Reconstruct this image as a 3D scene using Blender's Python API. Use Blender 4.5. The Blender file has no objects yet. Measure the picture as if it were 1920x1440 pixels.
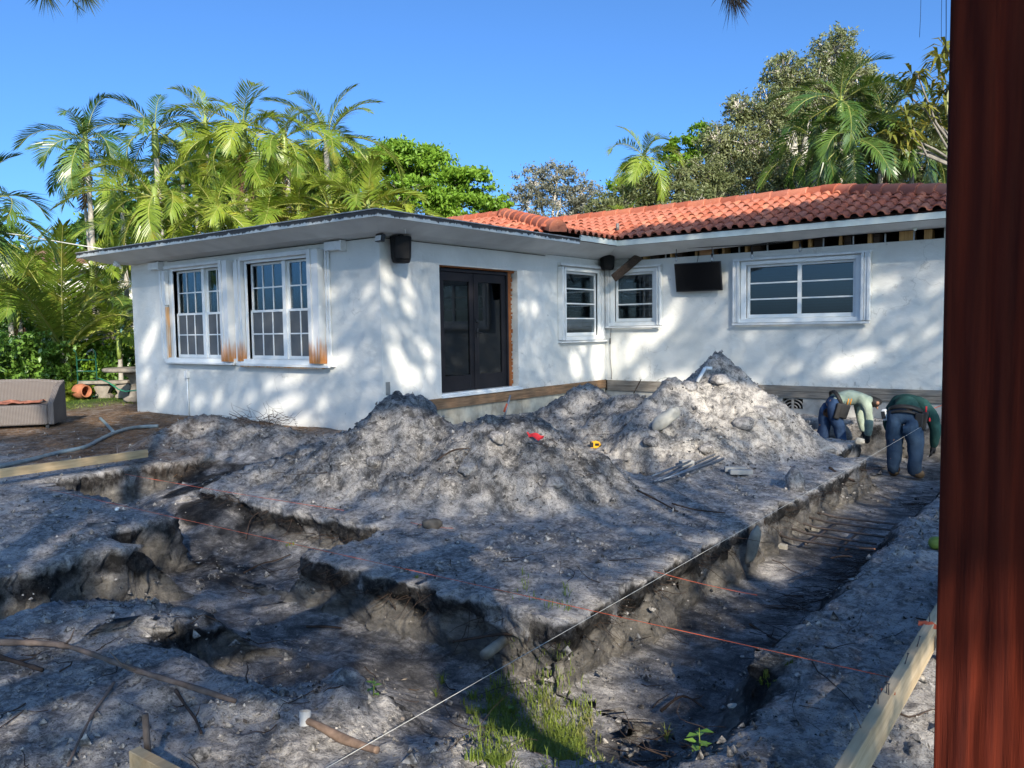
import bpy, bmesh, math, random
import numpy as np
from mathutils import Vector, Matrix
random.seed(7)
rng = np.random.default_rng(7)
sc = bpy.context.scene
COL = sc.collection
R = math.radians

# ---------------------------------------------------------------- camera
# House axes: X along the long wall, Y away from the yard, origin at the front corner of the flat-roofed wing.
CAM = np.array([8.8677, -8.3757, 1.5588])
FPX, YAW, PITCH, ROLL = 1497.6, R(37.4289), R(3.9436), R(-0.8392)
_f = np.array([-math.sin(YAW)*math.cos(PITCH), math.cos(YAW)*math.cos(PITCH), -math.sin(PITCH)])
_r0 = np.array([math.cos(YAW), math.sin(YAW), 0.0])
_u0 = np.cross(_r0, _f)
_r = math.cos(ROLL)*_r0 + math.sin(ROLL)*_u0
_u = -math.sin(ROLL)*_r0 + math.cos(ROLL)*_u0
cam_data = bpy.data.cameras.new('camera')
cam_data.sensor_width = 36.0
cam_data.lens = FPX*36.0/1920.0
cam_data.clip_start = 0.05
cam_data.clip_end = 2000
cam = bpy.data.objects.new('camera', cam_data)
COL.objects.link(cam)
M = Matrix.Identity(4)
for i in range(3):
    M[i][0], M[i][1], M[i][2], M[i][3] = _r[i], _u[i], -_f[i], CAM[i]
cam.matrix_world = M
sc.camera = cam

# ---------------------------------------------------------------- light
SUN_EL = 27.6
SUN_H = np.array([0.786, -0.618]); SUN_H = SUN_H/np.linalg.norm(SUN_H)
SUN = np.array([SUN_H[0]*math.cos(R(SUN_EL)), SUN_H[1]*math.cos(R(SUN_EL)), math.sin(R(SUN_EL))])
w = bpy.data.worlds.new('World'); sc.world = w; w.use_nodes = True
nt = w.node_tree; nt.nodes.clear()
sky = nt.nodes.new('ShaderNodeTexSky'); sky.sky_type = 'NISHITA'; sky.sun_disc = False
sky.sun_elevation = R(SUN_EL); sky.sun_rotation = math.atan2(SUN_H[0], SUN_H[1])
sky.air_density = 0.6; sky.dust_density = 2.2; sky.ozone_density = 8.0
bg = nt.nodes.new('ShaderNodeBackground'); bg.inputs['Strength'].default_value = 0.112
wo = nt.nodes.new('ShaderNodeOutputWorld')
tint = nt.nodes.new('ShaderNodeMix'); tint.data_type = 'RGBA'; tint.blend_type = 'MULTIPLY'; tint.inputs[0].default_value = 1.0; tint.inputs[7].default_value = (.80, 1.0, 1.02, 1)
nt.links.new(sky.outputs[0], tint.inputs[6]); nt.links.new(tint.outputs[2], bg.inputs[0]); nt.links.new(bg.outputs[0], wo.inputs[0])
sd = bpy.data.lights.new('sun', 'SUN'); sd.energy = 3.5; sd.angle = R(0.55); sd.color = (1.0, 0.90, 0.74)
so = bpy.data.objects.new('sun', sd); COL.objects.link(so)
so.rotation_euler = Vector(SUN).to_track_quat('Z', 'Y').to_euler(); so.location = (20, -12, 20)
sc.view_settings.view_transform = 'Standard'; sc.view_settings.look = 'None'
sc.view_settings.gamma = 1.0; sc.view_settings.use_curve_mapping = False
sc.view_settings.exposure = 1.3
sc.cycles.max_bounces = 8; sc.cycles.diffuse_bounces = 4; sc.cycles.transparent_max_bounces = 12
sc.cycles.use_denoising = True
sc.cycles.caustics_reflective = False; sc.cycles.caustics_refractive = False

# ---------------------------------------------------------------- helpers
def at(px, py, x=None, y=None, z=None, d=None):
    """World point seen at photograph pixel (px, py) on a given plane or at a given depth."""
    v = _r*(px-960)/FPX - _u*(py-720)/FPX + _f
    if x is not None: t = (x-CAM[0])/v[0]
    elif y is not None: t = (y-CAM[1])/v[1]
    elif z is not None: t = (z-CAM[2])/v[2]
    else: t = d
    return CAM + t*v

WL = {}                                    # world location of every object that is a parent
def thing(name, label, cat, loc=(0, 0, 0), group=None):
    o = bpy.data.objects.new(name, None); o.empty_display_size = 0.2
    COL.objects.link(o); o.location = loc
    o['label'] = label; o['category'] = cat
    if group: o['group'] = group
    WL[o.name] = np.array(loc, float)
    return o
def tag(o, label, cat, group=None):
    o['label'] = label; o['category'] = cat
    if group: o['group'] = group
    return o

class MB:
    def __init__(s): s.v = []; s.f = []; s.m = []; s.sm = []
    def add(s, vs, fs, mi=0, smooth=False):
        b = len(s.v); s.v.extend([tuple(map(float, p)) for p in vs])
        for f in fs: s.f.append(tuple(i+b for i in f)); s.m.append(mi); s.sm.append(smooth)
    def box(s, c, size, rot=None, mi=0):
        hx, hy, hz = [k/2 for k in size]
        P = np.array([(x, y, z) for x in (-hx, hx) for y in (-hy, hy) for z in (-hz, hz)])
        if rot is not None: P = P @ np.array(rot).T
        s.add(P+np.array(c), [(0,1,3,2),(4,6,7,5),(0,4,5,1),(2,3,7,6),(0,2,6,4),(1,5,7,3)], mi)
    def bx(s, lo, hi, mi=0):
        lo = np.array(lo, float); hi = np.array(hi, float); s.box((lo+hi)/2, np.abs(hi-lo), None, mi)
    def beam(s, a, b, wd, ht, up=(0, 0, 1), mi=0):
        a = np.array(a, float); b = np.array(b, float); x = b-a; L = np.linalg.norm(x); x /= L
        y = np.cross(up, x); y /= np.linalg.norm(y); z = np.cross(x, y)
        s.box((a+b)/2, (L, wd, ht), np.array([x, y, z]).T, mi)
    def tube(s, pts, rad, n=8, mi=0, cap=True, smooth=True):
        pts = np.array(pts, float); k = len(pts)
        rad = np.full(k, rad, float) if np.isscalar(rad) else np.array(rad, float)
        T = np.gradient(pts, axis=0); T /= np.linalg.norm(T, axis=1)[:, None]+1e-12
        ref = np.array([0, 0, 1.0]) if abs(T[0][2]) < .9 else np.array([1.0, 0, 0])
        vs = []; u = np.cross(ref, T[0]); u /= np.linalg.norm(u)
        for i in range(k):
            u = u-T[i]*(u@T[i]); u /= np.linalg.norm(u)+1e-12; w_ = np.cross(T[i], u)
            for j in range(n):
                a = 2*math.pi*j/n; vs.append(pts[i]+rad[i]*(math.cos(a)*u+math.sin(a)*w_))
        fs = [(i*n+j, i*n+(j+1) % n, (i+1)*n+(j+1) % n, (i+1)*n+j) for i in range(k-1) for j in range(n)]
        if cap: fs += [tuple(range(n-1, -1, -1)), tuple((k-1)*n+j for j in range(n))]
        s.add(vs, fs, mi, smooth)
    def lathe(s, prof, c=(0, 0, 0), n=20, rot=None, mi=0):
        vs = []
        for r_, z_ in prof:
            for j in range(n):
                a = 2*math.pi*j/n; vs.append((r_*math.cos(a), r_*math.sin(a), z_))
        vs = np.array(vs)
        if rot is not None: vs = vs @ np.array(rot).T
        k = len(prof)
        s.add(vs+np.array(c), [(i*n+j, i*n+(j+1) % n, (i+1)*n+(j+1) % n, (i+1)*n+j) for i in range(k-1) for j in range(n)], mi, True)
    def prism(s, poly, ax, lo, hi, mi=0):
        """extrude a 2-D polygon along axis ax from lo to hi"""
        k = len(poly); vs = []
        for c in (lo, hi):
            for (p, q) in poly:
                v = [p, q]; v.insert(ax, c); vs.append(v)
        s.add(vs, [tuple(range(k))[::-1], tuple(range(k, 2*k))]+[(i, (i+1) % k, k+(i+1) % k, k+i) for i in range(k)], mi)

def link_mesh(name, V, F, mats, parent=None, mi=None, smooth=None, local=False):
    me = bpy.data.meshes.new(name)
    V = np.array(V, float)
    if parent is not None and not local: V = V-WL[parent.name]
    me.from_pydata(V.tolist(), [], F)
    for m in (mats if isinstance(mats, (list, tuple)) else [mats]): me.materials.append(m)
    if mi is not None: me.polygons.foreach_set('material_index', mi)
    if smooth is not None:
        me.polygons.foreach_set('use_smooth', np.full(len(F), smooth) if isinstance(smooth, bool) else smooth)
    me.update()
    o = bpy.data.objects.new(name, me); COL.objects.link(o)
    if parent is not None:
        o.parent = parent
        WL[o.name] = WL[parent.name]
    else: WL[o.name] = np.zeros(3)
    return o
def obj(name, mb, mats, parent=None, bevel=0, local=False, recalc=True):
    o = link_mesh(name, mb.v, mb.f, mats, parent, mb.m, mb.sm, local)
    if recalc:
        bm = bmesh.new(); bm.from_mesh(o.data); bmesh.ops.recalc_face_normals(bm, faces=bm.faces); bm.to_mesh(o.data); bm.free()
    if bevel:
        b = o.modifiers.new('bevel', 'BEVEL'); b.width = bevel; b.segments = 2; b.limit_method = 'ANGLE'; b.angle_limit = R(40)
    return o
def dup(o, parent, M4=None, name=None):
    c = o.copy(); COL.objects.link(c)
    if name: c.name = name
    c.parent = parent
    if M4 is not None: c.matrix_local = M4
    return c
def rotz(a): c, s = math.cos(a), math.sin(a); return np.array([[c, -s, 0], [s, c, 0], [0, 0, 1]])
def roty(a): c, s = math.cos(a), math.sin(a); return np.array([[c, 0, s], [0, 1, 0], [-s, 0, c]])
def rotx(a): c, s = math.cos(a), math.sin(a); return np.array([[1, 0, 0], [0, c, -s], [0, s, c]])

# gradient noise on arrays
_perm = rng.permutation(256); _perm = np.concatenate([_perm, _perm, _perm])
_grad = rng.normal(size=(256, 3)); _grad /= np.linalg.norm(_grad, axis=1)[:, None]
def pnoise(x, y, z=0.0):
    x, y, z = np.broadcast_arrays(np.asarray(x, float), np.asarray(y, float), np.asarray(z, float))
    xi, yi, zi = np.floor(x).astype(int), np.floor(y).astype(int), np.floor(z).astype(int)
    xf, yf, zf = x-xi, y-yi, z-zi
    u, v, w_ = [t*t*t*(t*(t*6-15)+10) for t in (xf, yf, zf)]
    out = 0
    for dx in (0, 1):
        for dy in (0, 1):
            for dz in (0, 1):
                g = _grad[_perm[_perm[_perm[(xi+dx) & 255]+((yi+dy) & 255)]+((zi+dz) & 255)] & 255]
                n = g[..., 0]*(xf-dx)+g[..., 1]*(yf-dy)+g[..., 2]*(zf-dz)
                out = out+n*(u if dx else 1-u)*(v if dy else 1-v)*(w_ if dz else 1-w_)
    return out*1.6
def fbm(x, y, z=0.0, o=4, gain=.5):
    a, s, f = 1.0, 0, 1.0
    for i in range(o): s = s+a*pnoise(np.asarray(x)*f+i*17.3, np.asarray(y)*f+i*5.1, np.asarray(z)*f); a *= gain; f *= 2.03
    return s

# ---------------------------------------------------------------- materials
class NT:
    def __init__(s, name):
        s.m = bpy.data.materials.new(name); s.m.use_nodes = True
        s.t = s.m.node_tree; s.t.nodes.clear()
        s.out = s.n('ShaderNodeOutputMaterial')
    def n(s, typ, **kw):
        nd = s.t.nodes.new(typ)
        for k, v in kw.items(): setattr(nd, k, v)
        return nd
    def l(s, a, b): s.t.links.new(a, b)
    def put(s, sock, v):
        if isinstance(v, bpy.types.NodeSocket): s.l(v, sock)
        else:
            if hasattr(sock, 'default_value') and isinstance(v, (tuple, list)) and len(v) == 3 and sock.type == 'RGBA': v = (*v, 1)
            sock.default_value = v
    def coord(s, kind='Object', scale=(1, 1, 1)):
        c = s.n('ShaderNodeTexCoord').outputs[kind]
        if scale == (1, 1, 1): return c
        mp = s.n('ShaderNodeMapping'); mp.inputs['Scale'].default_value = scale; s.l(c, mp.inputs[0]); return mp.outputs[0]
    def pos(s, scale=(1, 1, 1)):
        c = s.n('ShaderNodeNewGeometry').outputs['Position']
        if scale == (1, 1, 1): return c
        mp = s.n('ShaderNodeMapping'); mp.inputs['Scale'].default_value = scale; s.l(c, mp.inputs[0]); return mp.outputs[0]
    def noise(s, vec, scale, detail=4, rough=.55, dist=0.0):
        nd = s.n('ShaderNodeTexNoise'); s.l(vec, nd.inputs['Vector'])
        nd.inputs['Scale'].default_value = scale; nd.inputs['Detail'].default_value = detail
        nd.inputs['Roughness'].default_value = rough; nd.inputs['Distortion'].default_value = dist
        return nd.outputs['Fac']
    def ramp(s, fac, stops, interp='LINEAR'):
        nd = s.n('ShaderNodeValToRGB'); nd.color_ramp.interpolation = interp; e = nd.color_ramp.elements
        while len(e) < len(stops): e.new(0.5)
        for k, (p, c) in enumerate(stops):
            e[k].position = p; e[k].color = (c, c, c, 1) if np.isscalar(c) else (*c, 1)
        s.l(fac, nd.inputs[0]); return nd.outputs[0]
    def mix(s, fac, a, b, mode='MIX'):
        nd = s.n('ShaderNodeMix', data_type='RGBA', blend_type=mode)
        s.put(nd.inputs[0], fac); s.put(nd.inputs[6], a); s.put(nd.inputs[7], b); return nd.outputs[2]
    def math(s, op, a, b=0.0, clamp=False):
        nd = s.n('ShaderNodeMath', operation=op, use_clamp=clamp); s.put(nd.inputs[0], a); s.put(nd.inputs[1], b); return nd.outputs[0]
    def attr(s, name): return s.n('ShaderNodeAttribute', attribute_name=name).outputs['Fac']
    def rand(s): return s.n('ShaderNodeObjectInfo').outputs['Random']
    def bump(s, h, strength=.4, dist=.02, normal=None):
        nd = s.n('ShaderNodeBump'); nd.inputs['Strength'].default_value = strength; nd.inputs['Distance'].default_value = dist
        s.l(h, nd.inputs['Height'])
        if normal is not None: s.l(normal, nd.inputs['Normal'])
        return nd.outputs[0]
    def bsdf(s, color, rough=.7, metal=0.0, spec=.4, normal=None):
        p = s.n('ShaderNodeBsdfPrincipled')
        s.put(p.inputs['Base Color'], color); s.put(p.inputs['Roughness'], rough); s.put(p.inputs['Metallic'], metal)
        p.inputs['Specular IOR Level'].default_value = spec
        if normal is not None: s.l(normal, p.inputs['Normal'])
        return p
    def done(s, sh):
        s.l(sh.outputs[0] if hasattr(sh, 'outputs') else sh, s.out.inputs[0]); return s.m

def plain(name, col, rough=.6, metal=0, spec=.4, vary=.15, scale=9, bump=0.0, bscale=60):
    t = NT(name); v = t.pos()
    n = t.noise(v, scale, 5)
    c = t.mix(t.ramp(n, [(.3, 0.0), (.7, 1.0)]), tuple(k*(1-vary) for k in col), tuple(min(1, k*(1+vary)) for k in col))
    nm = t.bump(t.noise(v, bscale, 4), bump, .01) if bump else None
    return t.done(t.bsdf(c, rough, metal, spec, nm))
def wood(name, c1, c2, axis=0, scale=7, rough=.75, bump=.25, knots=True):
    t = NT(name); sc_ = [26, 26, 26]; sc_[axis] = 1.6
    v = t.pos(tuple(sc_)); n = t.noise(v, scale*.16, 6, .6, .6); n2 = t.noise(t.pos(), 3.1, 3)
    c = t.mix(t.ramp(n, [(.3, 0.0), (.68, 1.0)]), c1, c2)
    c = t.mix(t.ramp(n2, [(.45, 0.0), (.75, .35)]), c, tuple(k*.45 for k in c1))
    return t.done(t.bsdf(c, rough, 0, .3, t.bump(n, bump, .01)))
def leaf(name, c1, c2, c3=None, trans=.35, rough=.45, spec=.35, patch=.6):
    t = NT(name); n = t.noise(t.pos(), patch*2, 3); rd = t.rand()
    n3 = t.noise(t.pos(), 7.0, 2)
    f = t.math('ADD', t.math('MULTIPLY', n, .6), t.math('MULTIPLY', n3, .4))
    f = t.math('ADD', f, t.math('MULTIPLY', t.math('SUBTRACT', rd, .5), .3))
    c = t.mix(t.ramp(f, [(.32, 0.0), (.66, 1.0)]), c1, c2)
    if c3: c = t.mix(t.ramp(t.noise(t.pos(), 2.7, 4), [(.56, 0.0), (.72, .85)]), c, c3)
    p = t.bsdf(c, rough, 0, spec)
    tr = t.n('ShaderNodeBsdfTranslucent'); t.l(t.mix(.5, c, (c2[0]*1.25, c2[1]*1.15, c2[2]*.6)), tr.inputs[0])
    mx = t.n('ShaderNodeMixShader'); mx.inputs[0].default_value = trans
    t.l(p.outputs[0], mx.inputs[1]); t.l(tr.outputs[0], mx.inputs[2])
    return t.done(mx)
def glass(name, tint, refl=.08, alpha=.65):
    t = NT(name)
    a = t.n('ShaderNodeBsdfTransparent'); a.inputs[0].default_value = (*[k*alpha for k in tint], 1)
    g = t.n('ShaderNodeBsdfGlossy'); g.inputs['Roughness'].default_value = .03; g.inputs[0].default_value = (.9, .95, 1, 1)
    fr = t.n('ShaderNodeFresnel'); fr.inputs[0].default_value = 1.5
    mx = t.n('ShaderNodeMixShader'); t.l(t.math('ADD', t.math('MULTIPLY', fr.outputs[0], .55), refl, True), mx.inputs[0])
    t.l(a.outputs[0], mx.inputs[1]); t.l(g.outputs[0], mx.inputs[2])
    return t.done(mx)
# ================================================================ GROUND
L1 = 6.548                     # long wall plane y
def sst(t): t = np.clip(t, 0, 1); return t*t*(3-2*t)
# trenches: x0,x1,y0,y1, floor z, soft widths (x0,x1,y0,y1)
TR = [(6.42, 7.40, -5.2, 6.0, -.50, .36, .45, .9, .3),
      (5.92, 7.40, 2.3, 6.0, -.68, .36, .4, .7, .3),
      (3.15, 7.5, -5.75, -4.72, -.48, .36, .7, 1.25, .36),
      (-.40, 4.05, -4.72, -3.80, -.50, .36, .1, .36, .36),
      (-.40, 1.16, -4.75, -1.7, -.50, .36, .36, .2, .9),
      (3.13, 3.93, -7.4, -4.6, -.48, .36, .36, .5, .1),
      (4.68, 5.75, -6.15, -5.2, -.42, .36, .7, .55, .3),
      (2.50, 3.5, -5.30, -4.55, -.48, .36, .1, .5, .1),
      (2.9, 7.40, 3.65, 5.75, -.64, .5, .4, .36, .25)]
CORNERS = ((6.42, -4.72), (3.94, -4.74), (2.5, -4.75), (1.18, -3.8), (3.7, -3.84))
# spoil heaps: px, py, depth, slope, roundness, stretch along X, top drop
HP = [(1347, 674, 10.8, 1.00, .15), (1268, 722, 10.5, .72, .12), (1190, 737, 11.2, .60, .16), (1092, 733, 11.9, .60, .2), (1425, 738, 10.8, .95, .10), (1470, 790, 10.7, .85, .12),
      (758, 742, 8.7, .84, .17), (690, 800, 8.7, .66, .16), (905, 788, 8.05, .82, .12), (985, 788, 8.1, .80, .13), (1040, 818, 8.5, .70, .12), (830, 830, 8.1, .62, .14),
      (425, 782, 11.6, .42, .25), (350, 800, 11.2, .42, .25), (520, 805, 10.9, .42, .2), (600, 842, 9.3, .42, .2), (520, 866, 8.9, .35, .2),
      (1335, 775, 10.3, .62, .12), (1215, 815, 9.7, .5, .2), (1478, 774, 13.9, 1.0, .15)]
HPW = [(at(px, py, d=d), s, c) for px, py, d, s, c in HP]
# earth lumps on the near side
LUMP = [(8.3, -2.2, .07, .5), (7.95, -1.2, .06, .4), (8.0, -3.4, .06, .3), (7.75, -2.6, .05, .25), (4.5, -5.85, .10, .42), (2.6, -5.6, .05, .5), (6.0, -5.93, .12, .16), (6.25, -6.05, .12, .22), (6.1, -6.5, .07, .3), (7.15, -6.1, .07, .4),
        (7.5, -5.7, .06, .3), (5.6, -6.6, .04, .4), (6.9, -5.75, .04, .4), (7.9, -4.6, .05, .4)]
def ground(x, y, full=False):
    x = np.asarray(x, float); y = np.asarray(y, float)
    near = sst((22-np.hypot(x-4, y))/6)
    big = fbm(x*.55, y*.55, 3.3, 3)
    z0 = -.02 + .035*big*near
    plat = sst((x-1.0)/.4)*sst((y+4.9)/.4)*sst((6.6-x)/.3)
    z0 = z0-.08*plat
    z0 = z0-.05*sst((y+6.6)/1.2)*sst((-4.2-y)/1.2)*sst((x-3.4)/.8)           # scraped strip in front of the dig
    wk = np.ones_like(x)
    for cx_, cy_ in CORNERS: wk = wk*(1-.8*np.exp(-((x-cx_)**2+(y-cy_)**2)/.35))
    wx = x+wk*(.075*fbm(x*1.3, y*1.3, 1.7, 3)+.030*fbm(x*4.0, y*4.0, 8.1, 2))
    wy = y+wk*(.075*fbm(x*1.3, y*1.3, 9.7, 3)+.030*fbm(x*4.0, y*4.0, 4.1, 2))
    z = z0.copy(); floor = np.zeros_like(z); sharp = np.zeros_like(z)
    for x0, x1, y0, y1, fz, a, b, c, d in TR:
        sd = np.stack([sst((wx-x0)/a+.5), sst((x1-wx)/b+.5), sst((wy-y0)/c+.5), sst((y1-wy)/d+.5)]); m = sd.prod(0); shp = np.array([1.0 if k == .36 else 0.0 for k in (a, b, c, d)])[sd.argmin(0)]
        fzz = fz+.03*fbm(x*1.7, y*1.7, 6.6, 4)
        if fz == -.50 and x0 > 6: fzz = fzz-.16*sst((y-.5)/3)
        if y0 == -7.4: fzz = fzz+.22*sst((-5.2-y)/1.6)
        t = z0+(fzz-z0)*m
        floor = np.where(t < z, m, floor); sharp = np.where(t < z, shp, sharp); z = np.minimum(z, t)
    heap = np.zeros_like(z)
    rock = fbm(x*2.1, y*2.1, 2.2, 4); gully = 1-np.abs(pnoise(x*2.6, y*2.6, 5.5))*2
    for P, s, c in HPW:
        d = np.hypot(x-P[0], y-P[1])*(1+.14*pnoise(x*1.3+P[0], y*1.3, 4.4))
        h = P[2]-s*(np.sqrt(d*d+c*c)-c)
        h = h*1.0
        hh = np.maximum(h-z, 0)
        zz = np.where(h > z-.25, z+(hh+np.sqrt((h-z)**2+.01))/2*0+.5*((h-z)+np.sqrt((h-z)**2+.004)), z)
        heap = np.maximum(heap, sst((zz-z0)/.22)); z = np.maximum(z, zz)
    rid = 1-2*np.abs(fbm(x*5.5, y*5.5, 6.1, 4)); rid2 = 1-2*np.abs(pnoise(x*13, y*13, 2.9))
    z = z+heap*(.105*rock-.06*sst(gully)*(gully > 0)*.6+.036*rid+.014*rid2)
    for lx, ly, lh, lr in LUMP:
        d = np.hypot(x-lx, y-ly)/lr
        z = z+lh*np.exp(-d*d*1.2)*(1+.5*fbm(x*6, y*6, lx, 2))
    # burrow under the lip of the tall heap
    q = at(1185, 884, z=-.1); d = np.hypot((x-q[0])/.55, (y-q[1])/.32); z = z-.20*np.exp(-d**4)
    # root-ball craters in the foreground
    for px, py, dep, rr in ((480, 1345, .05, .16), (350, 1330, .05, .2)):
        q = at(px, py, z=0); z = z-dep*np.exp(-(np.hypot(x-q[0], y-q[1])/rr)**2)
    rough = (.017*fbm(x*4.3, y*4.3, 7.7, 4)+.0075*fbm(x*17, y*17, 2.7, 3))*near
    rough2 = .012*np.maximum(fbm(x*11, y*11, 3.1, 3), 0)**1.5*near
    z = z+(rough+rough2*2)*(1-.5*floor*(1-heap))*np.where(x < -.6, .6, 1)
    # under the house and beyond it the yard is level
    if not full: return z
    mul = sst((-.3-x+.5*fbm(x*.9, y*.9, 1.1, 3))/1.4)*sst((y+4.3+.5*fbm(x*.8, y*.8, 7, 3))/.9)*(1-heap*.75)
    mul = np.maximum(mul, sst((-1.2-x)/2)*sst((.6-np.abs(y+.15))/.4)*.9)
    return z, z0, floor, heap, mul, sharp
def gz(x, y): return float(ground(np.array([x]), np.array([y]))[0])

_gx = np.linspace(-4, 9.5, 460); _gy = np.linspace(-8.5, 6.5, 510); _GX, _GY = np.meshgrid(_gx, _gy); _GZ = ground(_GX, _GY)
def gz_fast(x, y):
    fx = np.clip((x+4)/13.5*459, 0, 458.99); fy = np.clip((y+8.5)/15*509, 0, 508.99); j, i = int(fx), int(fy); u, v = fx-j, fy-i
    return float((_GZ[i, j]*(1-u)+_GZ[i, j+1]*u)*(1-v)+(_GZ[i+1, j]*(1-u)+_GZ[i+1, j+1]*u)*v)
t = NT('soil')
P0 = t.pos()
n1 = t.noise(P0, 1.4, 8, .62, .3); n2 = t.noise(P0, 5.5, 8, .68, .5); n3 = t.noise(P0, 24, 6, .7); n4 = t.noise(P0, 95, 4, .7); n5 = t.noise(P0, 13, 8, .78, 1.0)
nst = t.noise(t.pos((1.6, 2.6, 3.0)), 2.6, 8, .68, 1.2)
pale = t.mix(t.ramp(n1, [(.35, 0.0), (.65, 1.0)]), (.42, .40, .39), (.64, .61, .59))
grey = t.mix(t.ramp(n3, [(.35, 0.0), (.7, 1.0)]), (.16, .153, .153), (.42, .40, .392))
c = t.mix(t.ramp(t.math('ADD', t.math('MULTIPLY', n2, .65), t.math('MULTIPLY', nst, .35)), [(.42, 0.0), (.60, 1.0)]), grey, pale)
c = t.mix(t.ramp(t.noise(P0, 2.6, 7, .72, .6), [(.50, 0.0), (.62, .65)]), c, (.11, .105, .104))
fl = t.attr('floor'); tp = t.attr('topsoil'); mu = t.attr('mulch'); sub = t.attr('subsoil'); hp = t.attr('heap'); dk = t.attr('charcoal')
# fine dark crumbs
c = t.mix(t.ramp(n4, [(.34, .85), (.48, 0.0)]), c, (.055, .053, .052))
c = t.mix(t.math('MULTIPLY', t.ramp(n5, [(.40, .8), (.52, 0.0)]), t.ramp(n1, [(.40, 1.0), (.62, .25)])), c, (.075, .072, .070))
c = t.mix(t.math('MULTIPLY', t.ramp(n3, [(.50, 0.0), (.62, .9)]), t.math('SUBTRACT', 1.0, fl)), c, (.50, .475, .455))
# heaps are warmer and whiter in places
hw = t.mix(t.ramp(t.math('ADD', t.math('MULTIPLY', n2, .5), t.math('MULTIPLY', n5, .5)), [(.42, 0.0), (.54, 1.0)]), (.14, .132, .125), (.58, .54, .49))
hw = t.mix(t.ramp(n4, [(.36, .8), (.47, 0.0)]), hw, (.06, .056, .052))
gh = t.mix(t.ramp(t.math('ADD', t.math('MULTIPLY', n2, .5), t.math('MULTIPLY', n5, .5)), [(.44, 0.0), (.56, 1.0)]), (.055, .053, .053), (.38, .365, .355))
gh = t.mix(t.ramp(n4, [(.38, .8), (.49, 0.0)]), gh, (.04, .039, .038))
ph = t.attr('paleheap')
c = t.mix(t.math('MULTIPLY', hp, .85), c, t.mix(t.math('MULTIPLY', ph, t.ramp(n1, [(.36, .45), (.58, 1.0)])), gh, hw))
# subsoil on trench walls
sb = t.mix(t.ramp(t.noise(t.pos((1, 1, 3)), 7, 6, .65), [(.35, 0.0), (.65, 1.0)]), (.095, .087, .077), (.27, .25, .222))
c = t.mix(t.math('MULTIPLY', sub, .9), c, sb)
# trench floor: charcoal stained sand
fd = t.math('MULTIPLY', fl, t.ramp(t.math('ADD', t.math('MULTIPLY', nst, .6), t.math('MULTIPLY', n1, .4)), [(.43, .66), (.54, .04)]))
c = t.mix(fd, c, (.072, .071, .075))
ck = t.math('MULTIPLY', dk, t.ramp(n2, [(.38, 1.0), (.60, .25)]))
c = t.mix(ck, c, (.030, .029, .031))
ts = t.math('MULTIPLY', tp, t.ramp(t.math('ADD', t.math('MULTIPLY', n2, .5), t.math('MULTIPLY', n3, .5)), [(.46, 1.0), (.68, .70)]))
c = t.mix(ts, c, (.022, .021, .021))
mc = t.mix(t.ramp(n3, [(.36, 0.0), (.64, 1.0)]), (.045, .028, .020), (.20, .125, .075))
mc = t.mix(t.ramp(n2, [(.52, 0.0), (.66, .7)]), mc, (.27, .225, .18))
c = t.mix(t.math('MULTIPLY', mu, t.ramp(n2, [(.40, 1.0), (.72, .55)])), c, mc)
gr = t.attr('lawn')
gc = t.mix(t.ramp(n3, [(.35, 0.0), (.65, 1.0)]), (.030, .060, .012), (.075, .13, .025))
c = t.mix(gr, c, gc)
hh = t.math('ADD', t.math('MULTIPLY', n3, .5), t.math('ADD', t.math('MULTIPLY', n4, .25), t.math('MULTIPLY', n5, .45)))
nb = t.bump(hh, 1.0, .05)
M_SOIL = t.done(t.bsdf(c, .95, 0, .12, nb))

fwd = YAW+math.pi/2
th = np.concatenate([np.linspace(R(-41), R(36.5), 640), np.linspace(R(36.5), R(319), 62)[1:-1]])
rr = np.concatenate([[.25, .5, .8, 1.1, 1.4], 1.6*1.0045**np.arange(0, 530), np.array([18, 19, 20, 21.5, 23, 25, 28, 32, 38, 46, 60, 80, 110, 160, 240, 380, 600])])
TH, RR = np.meshgrid(th, rr)
gx = CAM[0]+RR*np.cos(fwd+TH); gy = CAM[1]+RR*np.sin(fwd+TH)
Z, Z0, FL, HEAP, MUL, SHARP = ground(gx, gy, True)
dep = Z0-Z
gyz, gxz = np.gradient(Z)
step = RR*np.gradient(th)[None, :]; dr = np.gradient(rr)[:, None]*np.ones_like(RR)
slope = np.hypot(gxz/np.maximum(step, 1e-4), gyz/dr)
st = sst((slope-.45)/.6)*(dep > -.06)
edge = fbm(gx*2.2, gy*2.2, 3.3, 3)
band = sst((dep-.015)/.03)*sst((.20+.12*edge-dep)/.05)
# mask: dark organic band, kept out of the soft near slopes
topsoil = np.clip(band*np.maximum(SHARP*(FL > .002), .8*sst((slope-.35)/.5))*(1.15+.9*edge), 0, 1)*(1-.75*HEAP)
subsoil = np.clip(np.maximum(st, SHARP*(FL > .02)*(FL < .99))*sst((dep-.12)/.08), 0, 1)*(1-HEAP*.8)
CH = [((410, 1050), 1.0, .75), ((330, 1085), .5, .4), ((560, 1180), .6, .5), ((700, 1235), .5, .5), ((850, 1310), .4, .4), ((1210, 1385), .7, .5), ((1380, 1345), .7, .5), ((1430, 1180), .6, .6), ((1560, 1010), .5, .7), ((1640, 900), .5, .6), ((150, 1165), .5, .4), ((560, 1265), .5, .4), ((1090, 1000), .3, .4)]
char = np.zeros_like(Z)
for (px, py), amt, rad in CH:
    q = at(px, py, z=-.4); d = np.hypot(gx-q[0], gy-q[1])/rad*(1+.5*fbm(gx*2, gy*2, 1.3, 3)); char = np.maximum(char, amt*sst(1.25-d))
heapmask = HEAP
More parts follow.
